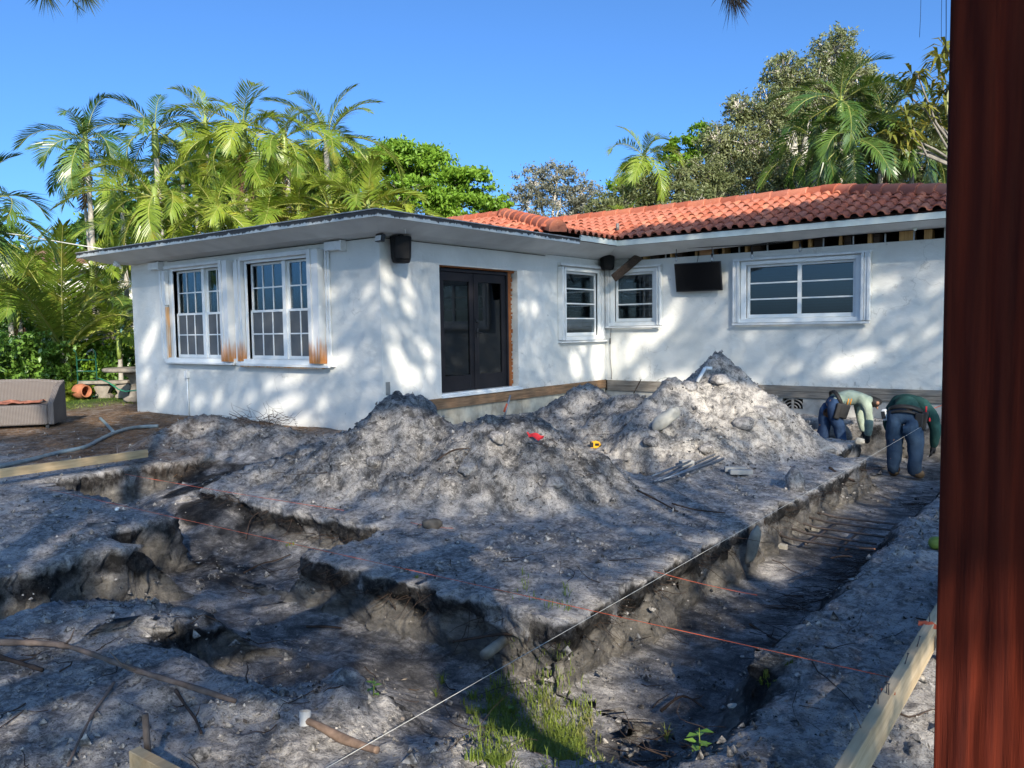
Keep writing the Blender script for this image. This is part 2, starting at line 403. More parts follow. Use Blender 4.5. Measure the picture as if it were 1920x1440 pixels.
qt = at(1340, 720, d=10.5); pale_h = sst(1.5-np.hypot((gx-qt[0])/1.9, (gy-qt[1])/2.0))*HEAP
lawn = sst((-9.0-gx+.4*edge)/1.0)*sst((gy+1.4)/1.0)+sst((np.hypot(gx-4, gy)-24)/4)
# the cut faces: pull the lip out over the face, push the foot back, and roughen the face in depth
vis = (RR < 17)
ZS = Z.copy()
for _ in range(6):
    for ax_ in (0, 1):
        pz = np.pad(ZS, [(2, 2) if k == ax_ else (0, 0) for k in (0, 1)], mode='edge'); n_ = ZS.shape[ax_]
        ZS = sum(np.take(pz, range(k, k+n_), axis=ax_) for k in range(5))/5
gys, gxs = np.gradient(ZS)
gr_, gt_ = gys/dr, gxs/np.maximum(step, 1e-4); gm = np.hypot(gr_, gt_)+1e-6
ang_ = fwd+TH; dwx = -(gr_*np.cos(ang_)-gt_*np.sin(ang_))/gm; dwy = -(gr_*np.sin(ang_)+gt_*np.cos(ang_))/gm
uu = .5-np.sin(np.arcsin(np.clip(1-2*FL, -1, 1))/3)-.5                    # -.5 at the lip, +.5 at the foot
steep = SHARP*(FL > .0005)*(FL < .9995)*(1-.8*HEAP)*vis
und = -uu*.36*.93*(1+.10*fbm(gx*2.2, gy*2.2, 5.2, 2))-.05*np.exp(-((uu-.05)/.16)**2)*(.6+fbm(gx*1.9, gy*1.9, 8.8, 3))
bx_, by_ = gx+und*steep*dwx, gy+und*steep*dwy
a = .050*steep*np.clip(1.2-np.abs(uu)*1.5, .3, 1)+.020*sst((slope-.4)/.8)*(1-steep)+.006
def lump(o): return fbm(bx_*6.5+o, by_*6.5, Z*7.5+o, 3)+.35*fbm(bx_*24+o, by_*24, Z*24, 2)
ddx = (bx_-gx+a*lump(2)*vis); ddy = (by_-gy+a*lump(31)*vis); ddz = steep*.018*lump(57)
VV = np.stack([gx+ddx, gy+ddy, Z+ddz], -1).reshape(-1, 3)
nr, nth = RR.shape
ii, jj = np.meshgrid(np.arange(nr-1), np.arange(nth), indexing='ij'); j2 = (jj+1) % nth
quads = np.stack([ii*nth+jj, (ii+1)*nth+jj, (ii+1)*nth+j2, ii*nth+j2], -1).reshape(-1, 4)
me = bpy.data.meshes.new('ground')
me.vertices.add(len(VV)+1); me.vertices.foreach_set('co', np.concatenate([VV, [[CAM[0], CAM[1], -.02]]]).ravel())
nq = len(quads); loops = np.concatenate([quads.ravel(), np.stack([np.full(nth, len(VV)), np.arange(nth), (np.arange(nth)+1) % nth], -1).ravel()])
me.loops.add(len(loops)); me.loops.foreach_set('vertex_index', loops.astype(np.int32))
me.polygons.add(nq+nth)
me.polygons.foreach_set('loop_start', np.concatenate([np.arange(nq)*4, nq*4+np.arange(nth)*3]).astype(np.int32))
me.polygons.foreach_set('loop_total', np.concatenate([np.full(nq, 4), np.full(nth, 3)]).astype(np.int32))
me.polygons.foreach_set('use_smooth', np.ones(nq+nth, bool))
me.update(calc_edges=True)
for nm, arr in (('topsoil', topsoil), ('subsoil', subsoil), ('floor', FL*(1-HEAP)), ('heap', heapmask), ('paleheap', pale_h), ('mulch', MUL), ('charcoal', char), ('lawn', np.clip(lawn, 0, 1))):
    at_ = me.attributes.new(nm, 'FLOAT', 'POINT'); at_.data.foreach_set('value', np.concatenate([arr.ravel(), [0]]).astype(np.float32))
me.materials.append(M_SOIL)
og = bpy.data.objects.new('ground', me); COL.objects.link(og); og['kind'] = 'structure'
# ================================================================ HOUSE
def stucco():
    t = NT('white_stucco'); P = t.pos()
    n = t.noise(P, 1.1, 5); n2 = t.noise(P, 14, 5, .6); n3 = t.noise(t.pos((1, 1, .35)), 5, 5)
    c = t.mix(t.ramp(n, [(.35, 0.0), (.65, 1.0)]), (.585, .585, .555), (.66, .655, .625))
    c = t.mix(t.ramp(n3, [(.60, 0.0), (.80, .35)]), c, (.60, .60, .57))
    # splash-back dirt low on the walls and small scuffs
    z = t.n('ShaderNodeSeparateXYZ'); t.l(P, z.inputs[0])
    mp = t.n('ShaderNodeMapRange'); mp.inputs[1].default_value = .40; mp.inputs[2].default_value = .62; mp.inputs[3].default_value = 1.0; mp.inputs[4].default_value = 0.0
    t.l(z.outputs[2], mp.inputs[0])
    front = t.math('GREATER_THAN', z.outputs[1], .5)
    spl = t.math('MULTIPLY', t.math('MULTIPLY', t.math('MULTIPLY', mp.outputs[0], front), mp.outputs[0]), t.ramp(t.noise(P, 9, 6, .75), [(.52, 0.0), (.62, .8)]))
    c = t.mix(spl, c, (.22, .21, .19))
    c = t.mix(t.ramp(t.noise(P, 6.5, 2), [(.735, 0.0), (.76, .6)]), c, (.33, .33, .32))
    vo = t.n('ShaderNodeTexVoronoi', feature='DISTANCE_TO_EDGE'); vo.inputs['Scale'].default_value = .55; wp = t.n('ShaderNodeVectorMath', operation='ADD'); t.l(P, wp.inputs[0])
    nv = t.n('ShaderNodeTexNoise'); nv.inputs['Scale'].default_value = 2.2; nv.inputs['Detail'].default_value = 5; t.l(P, nv.inputs['Vector']); t.l(nv.outputs['Color'], wp.inputs[1]); t.l(wp.outputs[0], vo.inputs['Vector'])
    c = t.mix(t.math('MULTIPLY', t.ramp(vo.outputs['Distance'], [(0.0, .55), (.006, 0.0)]), t.ramp(n, [(.48, 0.0), (.6, 1.0)])), c, (.34, .34, .32))
    c = t.mix(t.ramp(t.noise(P, 1.9, 2, .3), [(.62, 0.0), (.64, .16)]), c, (.80, .80, .77))
    return t.done(t.bsdf(c, .85, 0, .25, t.bump(t.math('ADD', n2, t.math('MULTIPLY', t.noise(P, 2.2, 3), .8)), .38, .025)))
M_STUC = stucco()
M_TRIM = plain('white_trim_paint', (.74, .75, .74), .45, 0, .4, .06, 4)
M_ALU = plain('white_aluminium', (.66, .67, .67), .4, .0, .5, .10, 6)
M_DARK = plain('black_plastic', (.018, .018, .02), .45, 0, .4, .2)
M_GREYP = plain('grey_plastic', (.25, .26, .27), .5)
M_VOID = plain('dark_cavity', (.018, .015, .013), .95, 0, .1, .3)  # near-black colour put in for the shade inside gaps
M_ROOM = plain('dim_room', (.10, .10, .10), .9, 0, .1, .2)
M_CURT = plain('window_shade_cloth', (.10, .11, .118), .9, 0, .1, .25, 2.2)
M_SCREEN = plain('insect_mesh', (.135, .142, .148), .8, 0, .2, .06, 3)
M_GLASS = glass('window_glass', (.80, .9, .95), .05, .62)
M_GLASSD = glass('door_glass', (.5, .6, .75), .02, .14)
M_MESHP = plain('screened_pane', (.105, .11, .115), .55, 0, .25, .12, 5)
M_DOOR = plain('charcoal_door_paint', (.014, .013, .016), .5, 0, .25, .2, 5)
M_CLAY_TRIM = plain('pale_fascia_paint', (.58, .62, .58), .6, 0, .3, .14, 3.5)
M_RUSTW = wood('raw_red_timber', (.22, .065, .018), (.42, .14, .04), 2, 9)
M_LEDG = wood('brown_ledger_timber', (.13, .075, .04), (.34, .21, .12), 1, 9)
M_LEDGX = wood('grey_ledger_timber', (.11, .095, .08), (.26, .235, .205), 0, 9)
M_RAFT = wood('yellow_rafter_timber', (.34, .19, .07), (.55, .34, .14), 2, 9)
M_DKWOOD = wood('dark_brown_timber', (.025, .018, .014), (.09, .06, .045), 0, 9)
M_PLYO = wood('orange_timber', (.36, .17, .07), (.55, .30, .14), 0, 8)
def foundation():
    t = NT('cream_foundation'); P = t.pos(); n = t.noise(P, 2.5, 6, .65)
    c = t.mix(t.ramp(n, [(.38, 0.0), (.66, 1.0)]), (.36, .32, .25), (.62, .58, .47))
    c = t.mix(t.ramp(t.noise(t.pos((3, 3, .4)), 4, 4), [(.55, 0.0), (.75, .6)]), c, (.22, .19, .15))
    return t.done(t.bsdf(c, .9, 0, .2, t.bump(n, .3, .02)))
M_FND = foundation()
def fascia_mat():
    t = NT('mildewed_fascia'); P = t.pos(); z = t.n('ShaderNodeSeparateXYZ'); t.l(P, z.inputs[0])
    mp = t.n('ShaderNodeMapRange'); mp.inputs[1].default_value = 3.12; mp.inputs[2].default_value = 3.215; t.l(z.outputs[2], mp.inputs[0])
    st_ = t.noise(t.pos((1, 1, .06)), 9, 5, .75); br = t.noise(t.pos((1, 1, 0.0)), .8, 3)
    lim = t.math('ADD', t.math('MULTIPLY', st_, 1.5), t.math('MULTIPLY', br, 1.3))
    k = t.ramp(t.math('SUBTRACT', t.math('ADD', mp.outputs[0], lim), 1.52), [(.24, 0.0), (.40, .95)])
    c = t.mix(t.noise(P, 6, 4), (.40, .42, .41), (.54, .56, .55))
    c = t.mix(k, c, (.028, .028, .03))
    return t.done(t.bsdf(c, .8, 0, .2))
M_FASC = fascia_mat()
M_SOFF = plain('painted_soffit', (.60, .61, .60), .8, 0, .2, .10, 2.4)
def tile_mat():
    t = NT('terracotta_tile'); rd = t.rand(); n = t.noise(t.pos(), 5, 5, .65)
    c = t.ramp(rd, [(0.0, (.26, .070, .038)), (.3, (.36, .095, .048)), (.6, (.33, .115, .075)), (.8, (.40, .13, .07)), (1.0, (.44, .165, .10))])
    c = t.mix(t.ramp(n, [(.45, 0.0), (.75, .45)]), c, (.25, .09, .06))
    c = t.mix(t.ramp(t.noise(t.pos(), 26, 4), [(.6, 0.0), (.75, .35)]), c, (.55, .33, .24))
    return t.done(t.bsdf(c, .65, 0, .35, t.bump(n, .15, .01)))
M_TILE = tile_mat()
def rust_mat():
    t = NT('rust_stained_aluminium'); P = t.pos(); z = t.n('ShaderNodeSeparateXYZ'); t.l(P, z.inputs[0])
    mp = t.n('ShaderNodeMapRange'); mp.inputs[1].default_value = 1.05; mp.inputs[2].default_value = 1.62; mp.inputs[3].default_value = 1.0; mp.inputs[4].default_value = 0.0; t.l(z.outputs[2], mp.inputs[0])
    n = t.noise(t.pos((1, 1, .07)), 26, 4, .6)
    k = t.ramp(t.math('ADD', mp.outputs[0], t.math('MULTIPLY', t.math('SUBTRACT', n, .5), 1.3)), [(.36, 0.0), (.60, .6), (.9, .95)])
    rc = t.mix(t.noise(P, 12, 4), (.36, .11, .015), (.60, .24, .04))
    c = t.mix(k, (.68, .68, .67), rc)
    return t.done(t.bsdf(c, .6, 0, .3))
M_RUST = rust_mat()
def rust2():
    t = NT('rust_streaked_aluminium'); n = t.noise(t.pos((1, 1, .05)), 30, 4)
    c = t.mix(t.ramp(n, [(.40, .2), (.6, .95)]), (.66, .62, .55), (.55, .25, .06))
    return t.done(t.bsdf(c, .6, 0, .3))
M_RUST2 = rust2()

house = thing('house', 'white stucco bungalow with a flat-roofed wing and a red barrel-tile roof', 'house')

class Fr:
    """frame on a wall: u along the wall, z up, d outward"""
    def __init__(s, o, ux, n): s.o = np.array(o, float); s.ux = np.array(ux, float); s.n = np.array(n, float)
    def p(s, u, z, d=0): return s.o+s.ux*u+np.array([0, 0, 1.0])*z+s.n*d
    def bx(s, mb, u0, u1, z0, z1, d0, d1, mi=0):
        a = s.p(u0, z0, d0); b = s.p(u1, z1, d1); mb.bx(np.minimum(a, b), np.maximum(a, b), mi)
    def quad(s, mb, u0, u1, z0, z1, d, mi=0):
        mb.add([s.p(u0, z0, d), s.p(u1, z0, d), s.p(u1, z1, d), s.p(u0, z1, d)], [(0, 1, 2, 3)], mi)
FA = Fr((0, 0, 0), (1, 0, 0), (0, -1, 0))          # window facade of the wing
WI = Fr((0, 0, 0), (0, 1, 0), (1, 0, 0))           # door wall of the wing
TVW = Fr((0, L1, 0), (1, 0, 0), (0, -1, 0))        # long wall

def wall(fr, u0, u1, z0, z1, holes, th=.2, name='wall', mat=None):
    mb = MB(); us = sorted({u0, u1, *[h[0] for h in holes], *[h[1] for h in holes]}); zs = sorted({z0, z1, *[h[2] for h in holes], *[h[3] for h in holes]})
    for a, b in zip(us[:-1], us[1:]):
        for c, d in zip(zs[:-1], zs[1:]):
            um, zm = (a+b)/2, (c+d)/2
            if any(h[0] < um < h[1] and h[2] < zm < h[3] for h in holes): continue
            fr.quad(mb, a, b, c, d, 0); fr.quad(mb, a, b, c, d, -th)
    for h0, h1, h2, h3 in holes:
        for (a, b) in (((h0, h2), (h1, h2)), ((h1, h2), (h1, h3)), ((h1, h3), (h0, h3)), ((h0, h3), (h0, h2))):
            mb.add([fr.p(*a, 0), fr.p(*b, 0), fr.p(*b, -th), fr.p(*a, -th)], [(0, 1, 2, 3)])
    for (a, b) in (((u0, z0), (u1, z0)), ((u1, z0), (u1, z1)), ((u1, z1), (u0, z1)), ((u0, z1), (u0, z0))):
        mb.add([fr.p(*a, 0), fr.p(*b, 0), fr.p(*b, -th), fr.p(*a, -th)], [(0, 1, 2, 3)])
    return obj(name, mb, mat or M_STUC, house, recalc=False)
W1 = (-5.74, -3.80, 1.10, 2.76); W2 = (-3.34, -1.36, 1.10, 2.76)
W3 = (4.98, 6.22, 1.40, 2.70); W4 = (.24, 1.16, 1.68, 2.70); W5 = (3.12, 5.10, 1.70, 2.70); DR = (1.31, 3.42, .44, 2.62)
wall(FA, -7.33, -.003, -.5, 2.98, [W1, W2])
wall(WI, .002, .955, -.5, 2.98, []); wall(WI, .955, L1, .44, 2.98, [W3, DR])
wall(WI, .955, L1, -.5, .26, [], .18, 'foundation_wall', M_FND).location.x -= .015
wall(TVW, 0, 8.2, .43, 2.95, [W4, W5])
wall(TVW, 0, 8.2, -.5, .21, [(3.82, 4.20, .0, .19)], .18, 'foundation_wall', plain('grey_foundation', (.36, .35, .33), .9, 0, .2, .3, 4, .4, 30)).location.y += .012
# the unseen sides
for lo, hi in (((-7.33, .2, -.5), (-7.13, 9.5, 2.98)), ((-7.33, 9.5, -.5), (8.2, 9.7, 2.98)), ((8.0, L1+.2, -.5), (8.2, 9.5, 2.95))):
    mb = MB(); mb.bx(lo, hi); obj('wall', mb, M_STUC, house)
# rooms behind the panes
for lo, hi in (((-7.1, 2.6, .3), (-.25, 2.65, 2.9)), ((-2.9, .3, .3), (-2.8, 9.4, 2.9)), ((.1, 9.2, .3), (7.9, 9.3, 2.95))):
    m = MB(); m.bx(lo, hi); obj('interior_wall', m, M_ROOM, house)
for lo, hi in (((-7.1, .25, 2.92), (-.25, 9.4, 2.965)), ((-.2, L1+.25, 2.88), (7.9, 9.4, 2.93))):
    m = MB(); m.bx(lo, hi); obj('interior_ceiling', m, M_ROOM, house)
for lo, hi in (((-7.1, .25, .25), (-.25, 9.4, .3)), ((-.2, L1+.25, .25), (7.9, 9.4, .3))):
    m = MB(); m.bx(lo, hi); obj('interior_floor', m, M_ROOM, house)

# ---- double hung windows on the facade
def sash_window(fr, W, label, rust_left, rust_right):
    u0, u1, z0, z1 = W
    w_ = obj('window', (lambda m: (fr.bx(m, u0-.06, u1+.06, z1, z1+.05, -.10, .025), fr.bx(m, u0-.06, u0, z0, z1, -.10, .02), fr.bx(m, u1, u1+.06, z0, z1, -.10, .02), fr.bx(m, (u0+u1)/2-.045, (u0+u1)/2+.045, z0, z1, -.09, -.02), m)[-1])(MB()), M_TRIM, house, .004)
    if label: w_['label'] = label
    m = MB(); fr.bx(m, u0-.32, u1+.10, z0-.08, z0, -.09, .075); fr.bx(m, u0-.32, u1+.30, z0-.105, z0-.081, -.0, .055); obj('sill', m, M_TRIM, w_, .004)
    mid = (u0+u1)/2; zm = z0+(z1-z0)*.5
    for (a, b) in ((u0, mid-.045), (mid+.045, u1)):
        for (c, d, dd) in ((z0, zm+.02, -.055), (zm-.02, z1, -.025-.07)):
            s_ = MB(); lo = c < zm-.05; dd = -.045 if lo else -.075
            t1 = .045
            fr.bx(s_, a+.002, a+t1, c, d, dd-.03, dd); fr.bx(s_, b-t1, b-.002, c, d, dd-.03, dd)
            fr.bx(s_, a+t1, b-t1, c, c+(.06 if lo else .04), dd-.03, dd); fr.bx(s_, a+t1, b-t1, d-.04, d, dd-.03, dd)
            iu0, iu1, iz0, iz1 = a+t1, b-t1, c+(.06 if lo else .04), d-.04
            for k in (1, 2): x = iu0+(iu1-iu0)*k/3; fr.bx(s_, x-.011, x+.011, iz0, iz1, dd-.02, dd-.004)
            y = (iz0+iz1)/2; fr.bx(s_, iu0, iu1, y-.011, y+.011, dd-.021, dd-.003)
            obj('sash', s_, M_TRIM, w_)
            for kx in range(3):
                for kz in range(2):
                    g = MB(); p0 = iu0+(iu1-iu0)*kx/3; p1 = iu0+(iu1-iu0)*(kx+1)/3; q0 = iz0 if kz == 0 else y; q1 = y if kz == 0 else iz1
                    fr.bx(g, p0+.004, p1-.004, q0+.004, q1-.004, dd-.018, dd-.013); obj('pane', g, M_MESHP if lo else M_GLASS, w_)
            if lo:
                g = MB(); fr.bx(g, iu0, iu1, iz0, iz1, dd-.032, dd-.029); obj('insect_screen', g, M_SCREEN, w_)
            else:
                g = MB(); n_ = 26
                for k in range(n_):
                    x0_ = iu0-.04+(iu1-iu0+.08)*k/n_; d0 = -.16-.018*math.sin(k*1.7)
                    if rng.random() < .55: fr.bx(g, x0_, x0_+(iu1-iu0+.08)/n_, z1-.9, z1, d0-.01, d0)
                obj('curtain', g, M_CURT, w_)
    return w_
def shutter(fr, u0, u1, z0, z1, dep, mat, n=5):
    """folded accordion shutter blades between a top and a bottom track"""
    s_ = MB(); k = (u1-u0)/n
    for i in range(n): fr.bx(s_, u0+k*i+.004, u0+k*(i+1)-.004, z0+.02, z1-.02, .012, dep-(.018 if i % 2 else 0))
    return obj('shutter', s_, mat, house)
w1 = sash_window(FA, W1, None, 1, 1); w2 = sash_window(FA, W2, None, 1, 1)
shutter(FA, -6.12, -5.94, 1.06, 2.80, .085, M_ALU, 3)
s_ = shutter(FA, -5.935, -5.90, 1.06, 2.10, .088, M_RUST2, 1)
s_ = shutter(FA, -5.935, -5.90, 2.102, 2.80, .088, M_ALU, 1)
shutter(FA, -3.98, -3.72, 1.03, 2.86, .16, M_RUST, 3)['label'] = 'folded shutter with orange rust at its foot'
shutter(FA, -3.69, -3.60, 1.05, 2.82, .05, M_ALU, 1)
shutter(FA, -3.57, -3.42, 1.04, 2.86, .10, M_RUST, 2)
shutter(FA, -1.52, -1.24, 1.03, 2.88, .16, M_RUST, 3)
shutter(FA, -1.20, -1.12, 1.0, 2.90, .06, M_ALU, 2)
m = MB(); FA.bx(m, -5.9, -3.98, 2.81, 2.86, .004, .10); obj('shutter_track', m, M_ALU, house, .004)
m = MB(); FA.bx(m, -5.9, -3.70, .99, 1.025, .076, .13); obj('shutter_track', m, M_ALU, house, .004)
m = MB(); FA.bx(m, -3.42, -1.52, 2.81, 2.88, .004, .10); obj('shutter_track', m, M_ALU, house, .004)
m = MB(); FA.bx(m, -3.55, -1.1, .985, 1.02, .076, .13, 0); obj('shutter_track', m, M_ALU, house, .004)
m = MB(); FA.bx(m, -3.5, -1.3, .965, .984, .02, .11); obj('rusty_track_edge', m, M_RUST2, house)
for u in (-1.12, -6.45):
    m = MB(); FA.bx(m, u, u+.36, 2.82, 2.955, .002, .12); FA.bx(m, u+.36, u+.40, 2.80, 2.962, .002, .13); obj('junction_box', m, M_ALU, house, .006)
m = MB(); q = FA.p(-5.36, .78, .03); m.tube([FA.p(-5.36, -.1, .022), FA.p(-5.36, .74, .022)], .016, 8); m.box(q, (.085, .06, .13)); obj('conduit', m, M_ALU, house)
m = MB(); m.box(WI.p(.10, .68, .004), (.012, .085, .20)); obj('patched_hole', m, plain('raw_cement', (.22, .22, .21), .9), house, .003)

# ---- awning windows
def awning_window(fr, W, rows, cols, lab=None):
    u0, u1, z0, z1 = W
    m = MB(); t1 = .055
    fr.bx(m, u0-.10, u1+.10, z1, z1+.07, -.08, .03); fr.bx(m, u0-.10, u0, z0-.02, z1, -.08, .03); fr.bx(m, u1, u1+.10, z0-.02, z1, -.08, .03)
    fr.bx(m, u0, u0+t1, z0, z1, -.09, -.03); fr.bx(m, u1-t1, u1, z0, z1, -.09, -.03); fr.bx(m, u0+t1, u1-t1, z1-.045, z1, -.09, -.031); fr.bx(m, u0+t1, u1-t1, z0, z0+.05, -.09, -.031)
    w_ = obj('window', m, M_TRIM, house, .004)
    m = MB(); fr.bx(m, u0-.14, u1+.14, z0-.09, z0-.021, -.05, .07); obj('sill', m, M_TRIM, w_, .004)
    iu0, iu1, iz0, iz1 = u0+t1, u1-t1, z0+.05, z1-.045
    for c_ in range(cols):
        a = iu0+(iu1-iu0)*c_/cols; b = iu0+(iu1-iu0)*(c_+1)/cols
        if c_: m = MB(); fr.bx(m, a-.035, a+.035, iz0, iz1, -.085, -.028); obj('mullion', m, M_TRIM, w_); a += .035
        if c_ < cols-1: b -= .035
        for r_ in range(rows):
            c0 = iz0+(iz1-iz0)*r_/rows; c1 = iz0+(iz1-iz0)*(r_+1)/rows
            m = MB(); fr.bx(m, a+.002, b-.002, c0-.012, c0+.014, -.07, -.036); obj('sash_rail', m, M_TRIM, w_)
            g = MB(); fr.bx(g, a+.002, b-.002, c0+.014, c1-.012, -.056, -.050); obj('pane', g, M_GLASS, w_)
    return w_
awning_window(WI, W3, 4, 1); awning_window(TVW, W4, 3, 1); awning_window(TVW, W5, 3, 2)
def blinds(fr, u0, u1, z0, z1, d, mat, gap=.05):
    m = MB(); n_ = int((z1-z0)/gap)
    for k in range(n_): fr.bx(m, u0, u1, z0+k*gap, z0+k*gap+gap*.86, d-.012, d-.004)
    obj('blind', m, mat, house)
M_BL = plain('grey_blind', (.12, .135, .155), .8, 0, .2, .1, 3)
blinds(TVW, 3.1, 5.12, 1.68, 2.71, -.16, M_BL); blinds(WI, 4.98, 5.9, 1.9, 2.71, -.19, M_BL, .06); blinds(TVW, .24, 1.16, 1.66, 2.71, -.24, plain('dim_blind', (.05, .055, .062), .9), .3)
# folded shutters beside the awning windows
shutter(WI, 4.72, 4.87, 1.30, 2.78, .12, M_ALU, 3); shutter(WI, 6.335, 6.50, 1.30, 2.78, .05, M_ALU, 2)
m = MB(); WI.bx(m, 4.72, 6.5, 2.79, 2.84, .004, .10); obj('shutter_track', m, M_ALU, house, .004)
m = MB(); WI.bx(m, 4.72, 6.5, 1.265, 1.298, .004, .10); obj('shutter_track', m, M_ALU, house, .004)
shutter(TVW, .06, .13, 1.56, 2.80, .10, M_ALU, 2); shutter(TVW, 1.27, 1.36, 1.58, 2.80, .12, M_ALU, 3)
m = MB(); TVW.bx(m, .06, 1.36, 2.79, 2.83, .004, .09); obj('shutter_track', m, M_ALU, house, .004)
m = MB(); TVW.bx(m, .06, 1.36, 1.545, 1.58, .072, .12); obj('shutter_track', m, M_ALU, house, .004)
shutter(TVW, 2.88, 3.01, 1.60, 2.80, .10, M_ALU, 3); shutter(TVW, 5.21, 5.36, 1.60, 2.82, .13, M_ALU, 3)
m = MB(); TVW.bx(m, 2.88, 5.36, 2.785, 2.83, .004, .09); obj('shutter_track', m, M_ALU, house, .004)
m = MB(); TVW.bx(m, 2.88, 5.36, 1.565, 1.60, .072, .12); obj('shutter_track', m, M_ALU, house, .004)

# ---- french doors
D = -.11
m = MB(); WI.bx(m, 1.312, 1.40, .51, 2.60, D-.05, D+.03); WI.bx(m, 1.40, 3.24, 2.53, 2.60, D-.05, D+.03); WI.bx(m, 3.20, 3.24, .51, 2.53, D-.05, D+.03); obj('door_frame', m, M_DOOR, house, .004)
m = MB(); WI.bx(m, 3.243, 3.33, .51, 2.575, D-.08, D+.02); WI.bx(m, 1.33, 3.42, 2.578, 2.618, D-.08, D+.03)
for k in range(24):
    z_ = .55+k*.085; WI.bx(m, 3.335, 3.335+.01+.03*rng.random(), z_, z_+.06*rng.random()+.02, D-.05, D+.01+.02*rng.random())
obj('door_buck', m, M_RUSTW, house)
m = MB(); WI.bx(m, 1.26, 3.46, .44, .475, -.12, .075); WI.bx(m, 1.31, 3.415, .475, .509, -.18, .02); obj('door_sill', m, M_TRIM, house, .006)
for a, b, hs in ((1.405, 2.298, 1), (2.302, 3.195, 0)):
    m = MB(); WI.bx(m, a, a+.12, .515, 2.527, D-.045, D); WI.bx(m, b-.12, b, .515, 2.527, D-.045, D); WI.bx(m, a+.12, b-.12, .515, .78, D-.045, D-.001); WI.bx(m, a+.12, b-.12, 2.38, 2.527, D-.045, D-.001)
    d_ = obj('door', m, M_DOOR, house, .003)
    m = MB(); WI.bx(m, a+.12, b-.12, .78, 2.38, D-.03, D-.022); obj('door_pane', m, M_GLASSD, d_)
    if not hs:
        m = MB(); m.box(WI.p(a+.06, 1.50, D+.012), (.02, .05, .16)); m.tube([WI.p(a+.06, 1.50, D+.01), WI.p(a+.06, 1.50, D+.06), WI.p(a+.16, 1.49, D+.06)], .011, 8); m.lathe([(0, 0), (.028, 0), (.028, .03), (0, .03)], WI.p(a+.06, 1.70, D), 14, roty(math.pi/2)); obj('door_handle', m, M_DARK, d_)
m = MB(); WI.bx(m, 2.285, 2.315, .515, 2.527, D-.001, D+.014); obj('astragal', m, M_DOOR, house, .003)

# ---- ledger timbers and wall foot
for a, b in ((.965, 2.66), (2.664, 4.42), (4.424, 6.50)):
    m = MB(); WI.bx(m, a, b, .262, .438, -.06, .035+.01*rng.random()); obj('ledger_board', m, M_LEDG, house, .006)
for a, b, z0_, z1_ in ((.05, 2.35, .32, .428), (2.354, 8.1, .325, .428), (.05, 3.3, .212, .318), (3.304, 8.1, .212, .322)):
    m = MB(); TVW.bx(m, a, b, z0_, z1_, -.06, .03+.008*rng.random()); obj('ledger_board', m, M_LEDGX, house, .006)
# breeze block vent
m = MB(); c0 = TVW.p(4.01, .0, -.03)
for r_ in (.06, .12, .18):
    for sg in (-1, 1): m.tube([c0+np.array([sg*.02+sg*r_*math.sin(a), 0, .0+r_*math.cos(a)*.98]) for a in np.linspace(0, 1.5, 7)], .013, 5)
m.bx(c0+np.array([-.02, -.02, 0]), c0+np.array([.02, .02, .19])); obj('vent_block', m, plain('vent_cement', (.26, .25, .235), .9), house)
m = MB(); TVW.bx(m, 3.8, 4.22, -.02, .2, -.17, -.12); obj('vent_cavity', m, M_VOID, house)

# ---- flat roof slab
sx0, sx1, sy0, sy1 = -8.05, .70, -.70, 4.42
O = [(sx0, sy0), (sx1, sy0), (sx1, sy1), (sx0, sy1)]; I_ = [(-7.33, 0), (0, 0), (0, 4.34), (-7.33, 4.34)]
m = MB(); vs = [(x, y, 3.125) for x, y in O]+[(x, y, 2.972) for x, y in I_]; m.add(vs, [(0, 1, 5, 4), (1, 2, 6, 5), (2, 3, 7, 6), (3, 0, 4, 7), (4, 5, 6, 7)])
mid = [((a[0]*.45+b[0]*.55), (a[1]*.45+b[1]*.55), 2.998) for a, b in zip(O, I_)]
m = MB(); vs = [(x, y, 3.125) for x, y in O]+mid+[(x, y, 2.972) for x, y in I_]
m.add(vs, [(0, 1, 5, 4), (1, 2, 6, 5), (2, 3, 7, 6), (3, 0, 4, 7), (4, 5, 9, 8), (5, 6, 10, 9), (6, 7, 11, 10), (7, 4, 8, 11), (8, 9, 10, 11)])
obj('soffit', m, M_SOFF, house, recalc=False)
m = MB(); m.bx((sx0+.002, sy0+.002, 3.127), (sx1-.002, sy1, 3.205)); obj('flat_roof', m, plain('roof_felt', (.20, .20, .195), .95, 0, .1, .3), house)
m = MB()
m.bx((sx0-.03, sy0-.03, 3.122), (sx1+.03, sy0, 3.216)); m.bx((sx1, sy0, 3.122), (sx1+.03, sy1, 3.216)); m.bx((sx0-.03, sy0, 3.122), (sx0, sy1, 3.216))
obj('fascia', m, M_FASC, house, .004)
m = MB(); m.bx((sx0-.04, sy0-.042, 3.217), (sx1+.042, sy0-.0, 3.232)); m.bx((sx1, sy0, 3.217), (sx1+.042, sy1, 3.232)); obj('drip_edge', m, plain('grey_drip_edge', (.33, .335, .33), .6, .2, .4, .3, 6), house)
# thin black cable under the soffit
m = MB(); m.tube([FA.p(-5.9, 2.955, .012), FA.p(-3, 2.962, .012), FA.p(-.02, 2.958, .012)], .007, 5); m.tube([WI.p(.05, 2.95, .012), WI.p(2.5, 2.955, .012), WI.p(4.3, 2.95, .012)], .007, 5); obj('wall_cable', m, M_DARK, house)

# ---- tiled roofs
EY, EZ = 5.85, 3.325; SB = (4.137-EZ)/(8.1-EY); XL = .70
